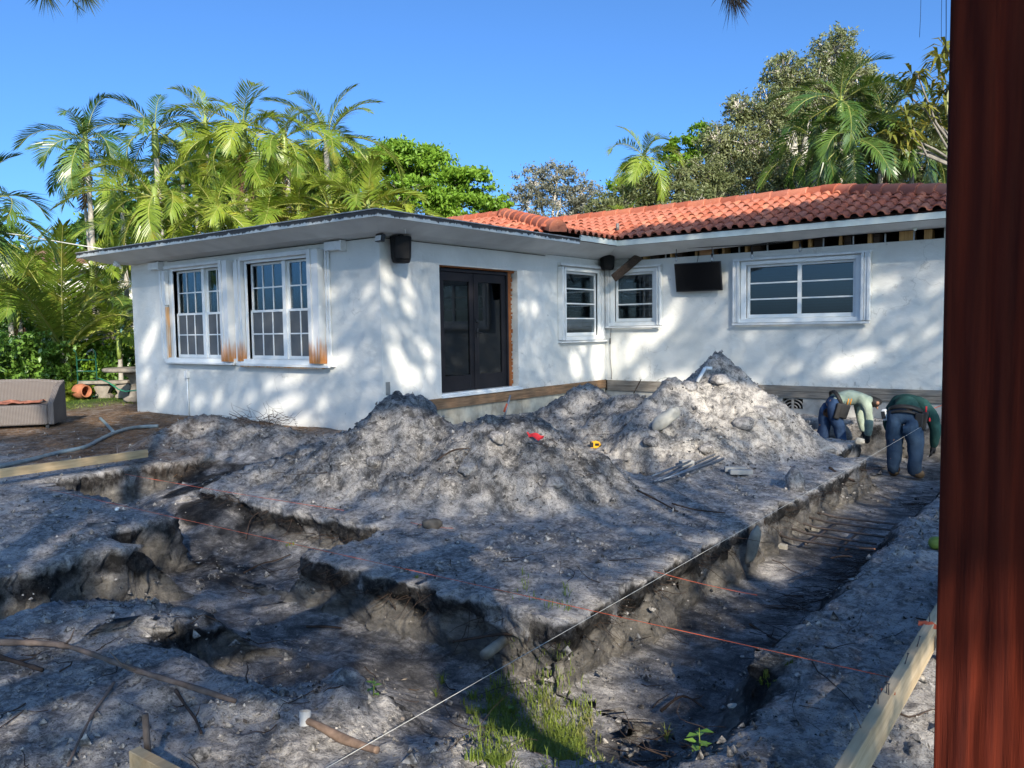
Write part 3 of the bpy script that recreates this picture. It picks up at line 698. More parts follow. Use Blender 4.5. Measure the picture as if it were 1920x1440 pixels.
# second eave along the door wall, level ceiling under the long eave, fascias
m = MB(); m.bx((XL-.02, 4.47, 3.20), (XL+.012, EY, 3.305)); m.bx((XL-.02, EY-.0, 3.195), (9.2, EY+.025, 3.305)); obj('fascia', m, M_CLAY_TRIM, house, .004)
m = MB(); m.add([(XL-.02, 4.42, 3.19), (0.0, 4.42, 2.985), (0.0, L1-.0, 2.985), (XL-.02, EY, 3.19)], [(0, 1, 2, 3)]); m.add([(XL-.02, EY, 3.19), (0, L1, 2.985), (.55, L1-.02, 3.12), (9.2, L1-.02, 3.12), (9.2, EY, 3.185)], [(0, 1, 2, 3, 4)]); obj('soffit', m, M_SOFF, house, recalc=False)
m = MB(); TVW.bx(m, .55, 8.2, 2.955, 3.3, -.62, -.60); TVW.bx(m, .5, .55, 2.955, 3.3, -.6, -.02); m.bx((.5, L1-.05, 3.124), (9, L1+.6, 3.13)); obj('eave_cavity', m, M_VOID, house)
m = MB(); TVW.bx(m, 0, .56, 2.955, 3.2, -.2, -.005); TVW.bx(m, 6.47, 6.62, 2.955, 3.16, -.2, .01); obj('wall', m, M_STUC, house)
# rafters laid bare above the wall
for u, wd, mat_, dp in ((.90, .05, M_RAFT, .0), (1.03, .22, M_DKWOOD, -.08), (1.52, .05, M_RAFT, .0), (1.60, .16, M_DKWOOD, -.06), (2.05, .05, M_RAFT, -.02), (2.16, .26, M_PLYO, .02), (2.62, .05, M_RAFT, .0), (3.08, .045, M_RAFT, 0), (3.16, .2, M_DKWOOD, -.08), (3.98, .10, M_RAFT, -.02), (4.26, .05, M_RAFT, 0), (4.34, .16, M_DKWOOD, -.1),
                        (4.80, .05, M_RAFT, 0), (4.88, .12, M_DKWOOD, -.05), (5.28, .06, M_RAFT, .0), (5.36, .10, M_DKWOOD, -.06), (5.78, .22, M_RAFT, -.02), (6.16, .12, M_RAFT, -.04)):
    m = MB(); TVW.bx(m, u, u+wd, 2.957, 3.118, -.32, -.01+dp); obj('rafter', m, mat_, house, .003)
for u in (1.40, 2.42, 2.95, 3.5, 4.52, 5.03, 5.55, 6.0):
    m = MB(); TVW.bx(m, u, u+.022, 2.957, 3.10, -.05, -.02); obj('hurricane_strap', m, plain('galvanised_strap', (.40, .41, .42), .45, .6), house)

def tile_mesh(name, L=.40, wd=.215, seed=0):
    """one S-shaped clay tile: a round hump beside a shallow pan, thick lip at its lower end"""
    prof = []
    for k in range(7): a = math.pi*(1-k/6); prof.append((.066*math.cos(a), .056*math.sin(a)))
    prof += [(.095, -.012), (.125, -.014), (.149, 0.0)]
    prof = [(p-.04, q) for p, q in prof]
    vs = []; n = len(prof)
    for (y, dz, s_) in ((-L, .0, 1.0), (0.0, .038, .97)):
        pass
    lo = [(p, 0.0, q+.030) for p, q in prof]; hi = [(p*.97, L, q) for p, q in prof]; lip = [(p, 0.0, q+.012) for p, q in prof]
    vs = lo+hi+lip
    fs = [(i, i+1, n+i+1, n+i) for i in range(n-1)]+[(2*n+i, 2*n+i+1, i+1, i) for i in range(n-1)]
    me = bpy.data.meshes.new(name); me.from_pydata(vs, [], fs); me.materials.append(M_TILE)
    me.polygons.foreach_set('use_smooth', [True]*(n-1)+[False]*(n-1)); me.update(); return me
ME_TILE = [tile_mesh('roof_tile')]
roofs = []
def deck(poly): 
    m = MB(); m.add(poly, [tuple(range(len(poly)))]); return m
ridgeA = (-2.0, 5.6, 4.0); hipA = (XL, 3.70, 3.30); ridgeB0 = (-2.4, 8.1, 4.137); ridgeB1 = (4.1, 8.1, 4.137); hipB = (8.5, EY, EZ)
valley = (-2.0, 5.85+.72*2.7, 3.99)
dk = obj('tile_roof', deck([(XL, EY, EZ), hipB, ridgeB1, ridgeB0, valley]), plain('roof_underlay', (.10, .05, .04), .9), house, recalc=False)
m = MB(); m.add([hipA, (XL, EY, EZ-.01), valley, ridgeA], [(0, 1, 2, 3)]); m.add([(-9.0, 3.7, 3.30), hipA, ridgeA, (-9.0, 5.6, 4.0)], [(0, 1, 2, 3)])
m.add([(-9.0, 5.6, 4.0), ridgeA, valley, ridgeB0, (-2.4, 10.3, 3.3), (-9, 10.3, 3.3)], [(0, 1, 2, 3, 4, 5)]); m.add([ridgeB0, ridgeB1, (8.5, 10.3, 3.3), (-2.4, 10.3, 3.3)], [(0, 1, 2, 3)]); m.add([ridgeB1, hipB, (8.5, 10.3, 3.3)], [(0, 1, 2)])
obj('roof_deck', m, dk.data.materials[0], dk, recalc=False)
tiles = []
def lay(origin, ex, ey, n_cols, n_rows, inside, pitch=.205, exp_=.335, lift=.02):
    """ex along the eave, ey up the slope"""
    ex = np.array(ex, float); ex /= np.linalg.norm(ex); ey = np.array(ey, float); ey /= np.linalg.norm(ey); ez = np.cross(ex, ey)
    for r_ in range(n_rows):
        for c_ in range(n_cols):
            p = np.array(origin)+ex*(c_*pitch)+ey*(r_*exp_-.05)+ez*lift
            if not inside(p+ex*.04+ey*.16): continue
            j = rng.normal(size=3)*.004; tw = rng.normal()*.012
            ex2 = ex+ey*tw; ey2 = ey-ex*tw
            tiles.append((p+j, np.array([ex2, ey2, ez]).T))
def hipx(y): return 8.5-(y-EY)*(4.4/2.25)
lay((XL-3.0, EY, EZ), (1, 0, 0), (0, 1, SB), 58, 8, lambda p: p[0] > XL-(p[1]-EY)*1.39 and p[0] < hipx(p[1])+.02 and p[1] < 8.1)
sA = .7/1.9
lay((-8.9, 3.7, 3.30), (1, 0, 0), (0, 1, sA), 50, 7, lambda p: p[1] < 5.62 and p[0] < XL-(p[1]-3.7)*1.42)
sR = .7/2.7
lay((XL, 3.7-2.0, 3.30), (0, 1, 0), (-1, 0, sR), 30, 9, lambda p: p[1] > 3.7+(XL-p[0])*.704 and p[1] < EY+(XL-p[0])*.72+.06 and p[0] > -2.05, )
tiles.sort(key=lambda tl: np.linalg.norm(tl[0]-CAM))
def visible(p):                                     # tiles the yard can see (the flat roof hides part of the far slope)
    v = p-CAM; dep_ = v@_f; px = 960+FPX*(v@_r)/dep_
    return (px > 850) and px < 1800
near_t = [tl for tl in tiles if visible(tl[0])]; far_t = [tl for tl in tiles if not visible(tl[0])]
single, rest = near_t[:290], near_t[290:]+far_t
first = None
for p, rot in single:
    M4 = Matrix.Identity(4)
    for i in range(3):
        for j in range(3): M4[i][j] = rot[i][j]
        M4[i][3] = p[i]
    o = bpy.data.objects.new('roof_tile', ME_TILE[0]); COL.objects.link(o); o.parent = dk; o.matrix_local = M4
m = MB(); tv = np.array([v.co[:] for v in ME_TILE[0].vertices]); tf = [tuple(p.vertices) for p in ME_TILE[0].polygons]
for p, rot in rest: m.add(tv @ np.array(rot).T+p, tf, 0, True)
o = obj('roof_tiles', m, M_TILE, dk, recalc=False); o['kind'] = 'stuff'
# ridge and hip tiles
def ridge_line(a, b, rad=.125, exp_=.36, closed_end=False):
    a = np.array(a, float); b = np.array(b, float); L = np.linalg.norm(b-a); x = (b-a)/L; y = np.cross((0, 0, 1), x); y /= np.linalg.norm(y); z = np.cross(x, y)
    n_ = int(L/exp_)
    for k in range(n_+1):
        m = MB(); vs = []; s0 = k*exp_-.04; s1 = min((k+1)*exp_+.03, L+.05)
        for s_, r_ in ((s0, rad*1.08), (s0+.03, rad*1.08), (s1, rad*.92)):
            for j in range(9):
                an = math.pi*(-.08+1.16*j/8); vs.append(a+x*s_+y*(r_*math.cos(an))+z*(r_*math.sin(an)-.01))
        fs = [(i*9+j, i*9+j+1, (i+1)*9+j+1, (i+1)*9+j) for i in range(2) for j in range(8)]
        fs.append(tuple(range(9)))
        m.add(vs, fs, 0, False); m.sm = [True]*16+[False]
        obj('ridge_tile', m, M_TILE, dk)
ridge_line(np.array(hipA)+(.02, -.02, .05), np.array(ridgeA)+(0, 0, .05), .16)
ridge_line(np.array(ridgeA)+(0, 0, .04), (-8.8, 5.6, 4.04))
ridge_line(np.array(ridgeB1)+(0, 0, .04), (-2.4, 8.1, 4.177))
ridge_line(np.array(hipB)+(0, 0, .05), np.array(ridgeB1)+(0, 0, .04), .15)
m = MB(); q = at(1158, 428, y=6.35); m.tube([q-(0, 0, .06), q+(0, 0, .1)], .035, 10); obj('vent_pipe', m, plain('lead_pipe', (.16, .15, .145), .6, .3), house)
# ================================================================ VEGETATION
M_PALM = leaf('palm_leaf', (.12, .195, .022), (.27, .35, .045), (.30, .27, .035), .34, .36, .5)
M_PALMD = leaf('dark_palm_leaf', (.035, .085, .018), (.115, .19, .035), (.14, .16, .03), .26, .32, .6)
M_PALMY = leaf('yellow_palm_leaf', (.12, .20, .02), (.29, .36, .045), (.40, .33, .04), .38, .36, .45)
M_COCO = leaf('coconut_leaf', (.10, .16, .02), (.25, .31, .05), (.36, .30, .05), .36, .36, .5)
M_BROWNF = leaf('dead_frond', (.16, .085, .055), (.30, .19, .13), None, .2, .8, .1)
M_OLIVE = leaf('grey_olive_leaf', (.10, .125, .045), (.27, .29, .14), (.20, .23, .085), .25, .5, .3)
M_PALE = leaf('silvery_leaf', (.16, .165, .12), (.34, .33, .27), None, .25, .5, .3)
M_POIN = leaf('bright_feathery_leaf', (.08, .18, .016), (.20, .34, .035), (.20, .27, .03), .35, .5, .3)
M_BUSH = leaf('glossy_shrub_leaf', (.040, .11, .020), (.16, .29, .050), (.20, .30, .06), .28, .32, .5)
M_FRANG = leaf('strap_leaf', (.13, .15, .03), (.32, .29, .05), (.42, .30, .06), .3, .4, .4)
M_SHADE = leaf('added_shade_leaf', (.03, .06, .015), (.08, .12, .03), None, .3, .5, .3)
M_RACH = plain('frond_rib', (.26, .27, .07), .5, 0, .4, .2)
M_TRUNKP = plain('grey_palm_trunk', (.36, .33, .29), .85, 0, .2, .3, 3, .3, 20)
M_SHAFT = plain('green_crownshaft', (.20, .26, .06), .4, 0, .4, .25, 3)
M_BARK = plain('grey_bark', (.20, .18, .155), .9, 0, .15, .35, 6, .5, 30)
M_BARKP = plain('pale_bark', (.42, .39, .34), .9, 0, .15, .3, 6, .3, 30)

def frond_mesh(name, L, nl, ll, lw, droop, vee, mat, sag=.5, rag=.06, a0=72, a1=28, seed=1, start=.12):
    g = np.random.default_rng(seed)
    S = np.linspace(0, 1, 9); ang = -droop*S**1.4
    dx = np.cos(ang); dz = np.sin(ang)
    X = np.concatenate([[0], np.cumsum((dx[1:]+dx[:-1])/2)])*L/8; Zz = np.concatenate([[0], np.cumsum((dz[1:]+dz[:-1])/2)])*L/8
    m = MB(); r0 = .022*L/2.4
    m.tube(np.stack([X, np.zeros(9), Zz], 1), r0*(1-.85*S)+.003, 4, 1, False)
    for k in range(nl):
        s = start+(1-start)*(k+.5)/nl
        px_, pz_ = np.interp(s, S, X), np.interp(s, S, Zz); a = np.interp(s, S, ang)
        T = np.array([math.cos(a), 0, math.sin(a)]); U = np.array([-math.sin(a), 0, math.cos(a)])
        prof = (min(1, (.42+2.2*(s-start)))*(1 if s < .55 else 1-.62*((s-.55)/.45)**1.4))
        for sd in (-1, 1):
            al = R(a0+(a1-a0)*s+g.normal()*4); le = ll*prof*(1+g.normal()*.07); v = R(vee*(1-.4*s)+g.normal()*5)
            d = T*math.cos(al)+(np.array([0, sd, 0])*math.cos(v)+U*math.sin(v))*math.sin(al)
            p0 = np.array([px_, 0, pz_]); w_ = lw*(.8+.4*g.random())
            pm = p0+d*le*.5+np.array([0, 0, -sag*.10*le]); pt = p0+d*le*.97+np.array([0, 0, -sag*(.42+rag*g.normal())*le])
            e = np.cross(d, U); e = np.cross(U, d); e /= np.linalg.norm(e)+1e-9; e = T-d*(T@d); e /= np.linalg.norm(e)
            m.add([p0-e*w_*.3, p0+e*w_*.3, pm+e*w_*.55, pm-e*w_*.55, pt], [(0, 1, 2, 3), (3, 2, 4)])
    me = bpy.data.meshes.new(name); me.from_pydata(m.v, [], m.f); me.materials.append(mat); me.materials.append(M_RACH)
    me.polygons.foreach_set('material_index', m.m); me.update(); return me
FR = {}
def fronds(kind):
    if kind in FR: return FR[kind]
    base = dict(green=(M_PALM, 2.35, 38, .66, .036, 1.15, 34, .75), dark=(M_PALMD, 2.35, 36, .68, .040, 1.25, 32, .8), yellow=(M_PALMY, 2.1, 36, .64, .036, 1.2, 32, .8),
                queen=(M_PALM, 3.0, 58, .60, .030, 1.35, 40, 1.0), coco=(M_COCO, 3.6, 62, .80, .045, .75, 14, .45), dead=(M_BROWNF, 1.9, 22, .5, .06, .5, 20, 1.2), broad=(M_PALM, 1.9, 24, .66, .06, .9, 26, .6))[kind]
    FR[kind] = [frond_mesh('frond', base[1]*f, base[2], base[3], base[4], base[5]*(.8+.25*i), base[6], base[0], base[7], seed=i+3) for i, f in enumerate((1.0, .92, 1.06, .85))]
    return FR[kind]
def place_frond(parent, kind, loc, az, el, sc_=1.0, roll=0.0, k=None):
    fm = fronds(kind); me = fm[k if k is not None else rng.integers(len(fm))]
    o = bpy.data.objects.new('frond', me); COL.objects.link(o); o.parent = parent
    mt = Matrix.Translation(Vector(loc)) @ Matrix.Rotation(az, 4, 'Z') @ Matrix.Rotation(-el, 4, 'Y') @ Matrix.Rotation(roll, 4, 'X') @ Matrix.Scale(sc_, 4)
    o.matrix_local = mt; return o
def palm(label, px, py, d, n=12, kind='green', scale=1.0, tr=.075, name='palm_tree', base_px=None, lean=(0, 0), el_hi=80, el_lo=-25, shaft=True, group=None, twist=0.0, dead=0, trunk_mat=None, zmin=None):
    top = at(px, py, d=d)
    bx_, by_ = top[0]+lean[0], top[1]+lean[1]
    zb = 0.0 if zmin is None else zmin
    t = thing(name, label, 'palm', (bx_, by_, zb), group)
    up = top-np.array([bx_, by_, zb]); H = up[2]
    pts = [up*s+np.array([0.06*math.sin(3*s+px), .05*math.sin(2.3*s), 0])*min(1, H/3)*math.sin(math.pi*s) for s in np.linspace(0, 1, 8)]
    if H > .6:
        m = MB(); m.tube(pts, np.linspace(tr*1.35, tr*.9, 8), 8); obj('trunk', m, trunk_mat or M_TRUNKP, t, local=True, recalc=False)
        if shaft:
            m = MB(); sl = min(.95*scale, H*.4); m.tube([up-(0, 0, sl), up-(0, 0, sl*.55), up-(0, 0, .05), up+(0, 0, .25*scale)], [tr*1.0, tr*1.45, tr*1.1, tr*.5], 8); obj('crownshaft', m, M_SHAFT, t, local=True, recalc=False)
    for i in range(n):
        f = i/max(1, n-1); az = i*2.39996+twist+rng.normal()*.15; el = R(el_hi+(el_lo-el_hi)*f**.85+rng.normal()*5)
        place_frond(t, kind, up+np.array([math.cos(az), math.sin(az), 0])*tr*.6, az, el, scale*(.74+.26*min(1, f*2.2))*(1+rng.normal()*.05), rng.normal()*.25)
    for i in range(dead):
        place_frond(t, 'dead', up-(0, 0, .5*scale), i*1.7+rng.random(), R(-74+rng.normal()*6), scale*.95)
    return t

PG = 'feather palms behind the flat roof'
palm('dark palm with arching fronds, leftmost tall one beyond the roof', 160, 262, 24, 13, 'dark', .86, .075, lean=(.2, 0), el_lo=-45, twist=.5, group=PG, dead=1)
palm('slim grey palm trunk beside the dark leftmost palm', 150, 300, 25, 6, 'dark', .75, .05, lean=(0, .2), group=PG)
palm('tall palm whose stiff upright frond stands over the left window', 290, 245, 21, 12, 'dark', .76, .07, twist=2.2, el_lo=-35, group=PG)
palm('tall yellow-green palm with dead brown fronds hanging from its crown', 456, 240, 20, 14, 'yellow', .86, .075, twist=1.1, el_lo=-40, group=PG, dead=4)
palm('twin trunk close beside the palm with dead brown fronds', 462, 300, 20.6, 7, 'green', .8, .06, twist=.2, lean=(.1, .1), group=PG)
palm('pale-trunked palm right of the twin palms with a drooping crown', 533, 258, 20, 13, 'yellow', .74, .07, twist=.9, el_lo=-45, group=PG, dead=1)
palm('tallest palm with fine feathery light green plumes', 612, 262, 22, 18, 'queen', .80, .09, twist=.4, el_lo=-35, el_hi=86, shaft=False, group=PG, dead=1)
palm('low palm with a yellow crownshaft and wide drooping fronds', 290, 368, 17, 15, 'green', .80, .085, twist=1.9, el_lo=-42, group=PG)
palm('small yellow-green palm behind the roof edge above the right-hand window', 405, 395, 17.5, 10, 'yellow', .75, .06, twist=.1, group=PG)
palm('bright young palm with two open arching fronds near the tiled hip', 690, 388, 18, 10, 'broad', .85, .06, twist=-.4, el_lo=-10, group=PG)
palm('dark palm low in the gap between the trunks', 365, 330, 24, 12, 'dark', .9, .07, twist=.7, group=PG)
palm('shaded palm standing behind the pale-trunked one', 575, 345, 24, 12, 'dark', .95, .07, twist=1.7, group=PG)
palm('half hidden green palm behind the yellow-green crown', 385, 230, 24, 10, 'yellow', .85, .07, twist=2.7, group=PG)
palm('bushy palm low behind the roof below the feathery plumes', 620, 392, 19, 11, 'green', .8, .06, twist=2.0, group=PG)
palm('bushy palm low behind the roof between trunks', 500, 402, 19, 11, 'green', .8, .06, twist=.3, group=PG)
palm('short palm rising just above the roof edge over the left window', 270, 430, 18.5, 9, 'green', .7, .06, twist=1.3, group=PG)
for i_, (px, py, d, k, sc2, lab) in enumerate(((480, 320, 22.5, 'yellow', .72, 'sunlit low palm between the twin trunk and the pale-trunked palm'), (560, 395, 19.5, 'yellow', .72, 'sunlit palm low behind the roof right of the pale trunk'), (655, 330, 23.5, 'yellow', .8, 'sunlit palm between the feathery plumes and the green dome'), (340, 300, 23, 'yellow', .75, 'sunlit palm right of the stiff upright frond'), (440, 385, 19, 'green', .7, 'green palm low behind the roof at the twin trunk'), (600, 310, 24, 'green', .85, 'green palm just under the feathery plumes'), (740, 405, 18.6, 'yellow', .62, 'small palm at the foot of the green dome'), (330, 420, 18.2, 'green', .6, 'small palm at the roof edge beside the yellow crownshaft'), (225, 350, 23, 'green', .8, 'green palm between the two tall dark palms'))):
    palm(lab, px, py, d, 12, k, sc2, .06, twist=i_*.8, el_lo=-35, group=PG)
palm('dark palm at the left border of the yard', -40, 385, 16, 13, 'dark', .78, .08, twist=.9, el_lo=-40)
palm('young coconut palm with long yellow-ribbed fronds beside the wing', 120, 655, 20.9, 12, 'coco', 1.05, .13, twist=1.15, el_hi=84, el_lo=22, shaft=False, name='coconut_palm')
palm('low palm with broken brown tips left of the coconut palm', 30, 560, 21, 11, 'green', 1.0, .08, twist=.2, el_lo=-20, dead=2)
palm('feathery palm filling the gap above the shrubs at the left', 60, 480, 22.5, 12, 'green', .85, .06, twist=.8, el_lo=-30)
palm('leaning green palm between the coconut palm and the wing', 172, 500, 23, 12, 'green', .8, .06, twist=1.8, el_lo=-35)
palm('low yellowish palm at the left border above the sofa', 15, 545, 20.6, 11, 'yellow', .85, .06, twist=2.6, el_lo=-25)
palm('dim palm beside the pale neighbouring house', 205, 560, 22.5, 10, 'dark', .8, .06, twist=.5, el_lo=-30)
palm('small palm low by the wing corner in front of the neighbouring house', 222, 628, 20.5, 8, 'broad', .7, .05, twist=2.5, el_lo=-20)
palm('lone small palm standing above the red roof ridge', 1208, 292, 22, 13, 'green', .62, .055, twist=.8, el_lo=-45)
palm('short bright palm tip poking over the tiled valley', 1172, 420, 20, 5, 'yellow', .5, .04, twist=.3, el_lo=35)
RG = 'dark palms crowded behind the red roof'
palm('dark palm with upright fronds, tallest of the crowded clump', 1575, 190, 19.5, 14, 'dark', .82, .07, twist=.3, el_lo=-40, group=RG)
palm('dark palm with a hanging bright frond in the crowded clump', 1600, 262, 18.8, 13, 'dark', .74, .06, twist=1.3, el_lo=-55, group=RG)
palm('dark palm leaning right in the crowded clump', 1655, 215, 19.7, 13, 'dark', .78, .065, twist=2.4, el_lo=-40, group=RG, dead=1)
palm('lower dark palm on the left side of the crowded clump', 1530, 268, 19.6, 12, 'dark', .74, .06, twist=.9, el_lo=-50, group=RG)
palm('lower dark palm near the post beside the crowded clump', 1712, 262, 19.8, 11, 'dark', .85, .06, twist=.5, el_lo=-40, group=RG)

def leaf_cloud(P, size, asp, g, up=.35, fold=True):
    """diamond leaves centred on P with random attitudes"""
    n = len(P); d = g.normal(size=(n, 3)); d /= np.linalg.norm(d, axis=1)[:, None]
    e = g.normal(size=(n, 3)); e[:, 2] *= .5; e -= d*(e*d).sum(1)[:, None]; e /= np.linalg.norm(e, axis=1)[:, None]
    s = size*(.65+.7*g.random(n))[:, None]
    a = P-d*s*.5; b = P+e*s*asp*.5-d*s*.05; c = P+d*s*.5; f = P-e*s*asp*.5-d*s*.05
    V = np.stack([a, b, c, f], 1).reshape(-1, 3); F = (np.arange(n)[:, None]*4+np.array([0, 1, 2, 3])).tolist()
    return V, F
def crown_mesh(name, P, size, asp, mat, parent, seed=0):
    g = np.random.default_rng(seed); V, F = leaf_cloud(np.array(P), size, asp, g)
    return link_mesh(name, V, F, mat, parent)
def tree(label, base, lobes, n_leaf, size, asp, mat, bark, name='broadleaf_tree', cat='tree', clusters=22, crad=.34, trunk_r=.16, limb_vis=1.0, seed=0, flat=1.0, group=None, stalks=4, shell=.45):
    """lobes: (centre, radius) in world space; leaves gather in clusters on each lobe so that sky shows between them"""
    g = np.random.default_rng(seed+11)
    t = thing(name, label, cat, base, group)
    P = []; m = MB(); base = np.array(base, float); C0 = np.mean([l[0] for l in lobes], axis=0); zlow = min(l[0][2]-l[1] for l in lobes)
    fork = base+(C0-base)*.45; fork[2] = max(base[2]+.3, min(zlow+.4, base[2]+(C0[2]-base[2])*.6))
    m.tube([base-(0, 0, .1), base+(fork-base)*.5+g.normal(size=3)*.05, fork], [trunk_r*1.3, trunk_r, trunk_r*.85], 8)
    obj('trunk', m, bark, t, recalc=False)
    tot = sum(l[1]**2 for l in lobes)
    for c, r in lobes:
        c = np.array(c); mid_ = fork+(c-fork)*.55+g.normal(size=3)*r*.18
        lm = MB(); lm.tube([fork, mid_, c], [trunk_r*.55, trunk_r*.35, trunk_r*.2], 6, 0, False)
        k = max(4, int(clusters)); dd = g.normal(size=(k, 3)); dd /= np.linalg.norm(dd, axis=1)[:, None]
        cc = c+dd*(r*(shell+(1-shell)*g.random(k)**.6))[:, None]*np.array([1, 1, flat])
        for q in cc[:int(k*.5*limb_vis)+1]: lm.tube([c, c+(q-c)*.5+g.normal(size=3)*r*.08, q], [trunk_r*.17, trunk_r*.10, trunk_r*.04], 4, 0, False)
        obj('limb', lm, bark, t, recalc=False)
        nl = int(n_leaf*r*r/tot); pick = g.integers(k, size=nl)
        w_ = g.normal(size=(nl, 3))*np.array([1, 1, .75*flat])*(crad*r*.55)
        P.append(cc[pick]+w_*(.5+.8*g.random(nl))[:, None])
    crown_mesh('crown', np.concatenate(P), size, asp, mat, t, seed)
    return t
def LB(lst, d): return [(at(px, py, d=d+dd), r*(d+dd)/FPX) for px, py, r, dd in lst]
def gbase(px, d): q = at(px, 700, d=d); return (q[0], q[1], 0.0)
tree('broad bright green tree with a domed feathery crown behind the house', gbase(800, 28), LB([(725, 292, 58, 0), (790, 310, 64, 1), (865, 348, 58, 0), (680, 318, 52, 1), (760, 365, 60, -1), (850, 395, 60, -1), (925, 385, 38, 0), (640, 390, 45, 0)], 28), 30000, .17, .42, M_POIN, M_BARK, clusters=40, crad=.30, trunk_r=.28, flat=.55, seed=1, shell=.35)
tree('silvery sparse tree seen between the green dome and the lone palm', gbase(1030, 32), LB([(1000, 345, 40, 0), (1045, 335, 36, 0), (1090, 360, 38, 1), (985, 385, 38, 0), (1050, 385, 45, 0), (1110, 395, 40, 0)], 32), 9500, .15, .35, M_PALE, M_BARKP, clusters=40, crad=.22, trunk_r=.15, seed=2)
tree('big grey-green olive-leaved tree towering behind the red roof', gbase(1500, 23), LB([(1565, 100, 48, 0), (1530, 165, 62, 0), (1470, 140, 42, 0), (1440, 215, 55, 0), (1500, 250, 75, 1), (1400, 275, 55, 0), (1590, 215, 55, 2), (1440, 320, 62, 0), (1370, 330, 55, 0), (1540, 330, 80, 1), (1385, 205, 32, 0), (1345, 270, 40, 0), (1480, 195, 50, 0), (1600, 140, 45, 0), (1640, 190, 50, 1)], 23), 80000, .10, .36, M_OLIVE, M_BARKP, clusters=130, crad=.20, trunk_r=.26, seed=3, shell=.3)
tree('grey-green bushy tree with pale bare twigs left of the tall olive tree', gbase(1290, 22), LB([(1320, 330, 42, 0), (1270, 345, 45, 0), (1345, 370, 50, 0), (1225, 365, 40, 0), (1180, 385, 42, 0), (1290, 395, 52, -1), (1130, 395, 35, 0), (1220, 410, 45, 0)], 22), 30000, .10, .34, M_OLIVE, M_BARKP, clusters=110, crad=.20, trunk_r=.13, seed=4, shell=.3)
tree('bright green crown glimpsed behind the lone palm', gbase(1290, 26), LB([(1310, 262, 30, 0), (1275, 290, 34, 0), (1345, 285, 30, 0), (1190, 325, 30, 0), (1165, 360, 30, 0)], 26), 8000, .16, .42, M_POIN, M_BARK, clusters=26, crad=.3, trunk_r=.16, seed=5)
tree('dark leafy tree filling the gap behind the crowded palms', gbase(1660, 21.5), LB([(1640, 330, 70, 0), (1730, 320, 75, 0), (1560, 350, 60, 0), (1470, 360, 50, 0), (1700, 250, 55, 1), (1780, 260, 60, 1)], 21.5), 17000, .15, .45, M_OLIVE, M_BARK, clusters=40, crad=.3, trunk_r=.2, seed=6)
BG_ = 'dark trees filling in behind the palms'
tree('deep green tree behind the leftmost palms', gbase(200, 27), LB([(215, 420, 60, 0), (290, 400, 65, 0), (160, 440, 40, 0)], 27), 9000, .22, .45, M_BUSH, M_BARK, clusters=26, crad=.32, trunk_r=.2, seed=7, group=BG_)
tree('deep green tree behind the twin palm trunks', gbase(420, 27), LB([(380, 370, 70, 0), (470, 360, 70, 0), (420, 310, 45, 0)], 27), 10000, .22, .45, M_BUSH, M_BARK, clusters=26, crad=.32, trunk_r=.2, seed=8, group=BG_)
tree('deep green tree behind the pale-trunked palm', gbase(570, 27), LB([(550, 370, 65, 0), (620, 350, 60, 0), (660, 395, 50, 0), (510, 330, 40, 0)], 27), 11000, .22, .45, M_BUSH, M_BARK, clusters=26, crad=.32, trunk_r=.2, seed=9, group=BG_)
tree('dense greenery at the left border behind the sofa', gbase(-20, 24), LB([(10, 520, 60, 0), (-30, 450, 60, 0), (60, 590, 50, 0), (0, 610, 60, 0), (170, 560, 40, 2)], 24), 9000, .2, .4, M_BUSH, M_BARK, clusters=26, crad=.32, trunk_r=.12, seed=10)
# strap-leaved tree near the post
def strap_tree():
    d = 18.3; b = gbase(1815, d); t = thing('strap_leaf_tree', 'thin-branched tree with yellowing strap leaves next to the post', 'tree', b)
    m = MB(); f = at(1830, 330, d=d); m.tube([b, (np.array(b)+f)/2+(.1, 0, 0), f], [.07, .06, .05], 7); obj('trunk', m, M_BARK, t, recalc=False)
    P = []; V = []; F = []; g = np.random.default_rng(5)
    for px, py in ((1720, 140), (1760, 110), (1700, 175), (1775, 160), (1690, 250), (1735, 205), (1765, 235), (1670, 255), (1700, 215), (1775, 90), (1745, 170), (1680, 280), (1790, 200), (1810, 120), (1830, 170), (1820, 240)):
        q = at(px, py, d=d+g.normal()*.5); mm = f+(q-f)*.55+g.normal(size=3)*.12+(0, 0, -.08)
        lm = MB(); lm.tube([f, mm, q], [.04, .028, .016], 5, 0, False); obj('limb', lm, M_BARK, t, recalc=False)
        for c in range(2):
            tip = q+g.normal(size=3)*.2*c
            for k in range(16):
                az = g.random()*6.28; el = g.normal()*.5+.15; dr = np.array([math.cos(az)*math.cos(el), math.sin(az)*math.cos(el), math.sin(el)]); L = .38+.22*g.random()
                sd_ = np.cross(dr, (0, 0, 1)); sd_ /= np.linalg.norm(sd_); w_ = .045; o = len(V)
                V += [tip, tip+dr*L*.5+sd_*w_+(0, 0, .03), tip+dr*L+(0, 0, -.10*L/.3), tip+dr*L*.5-sd_*w_+(0, 0, .03)]; F.append((o, o+1, o+2, o+3))
    link_mesh('crown', V, F, M_FRANG, t)
strap_tree()
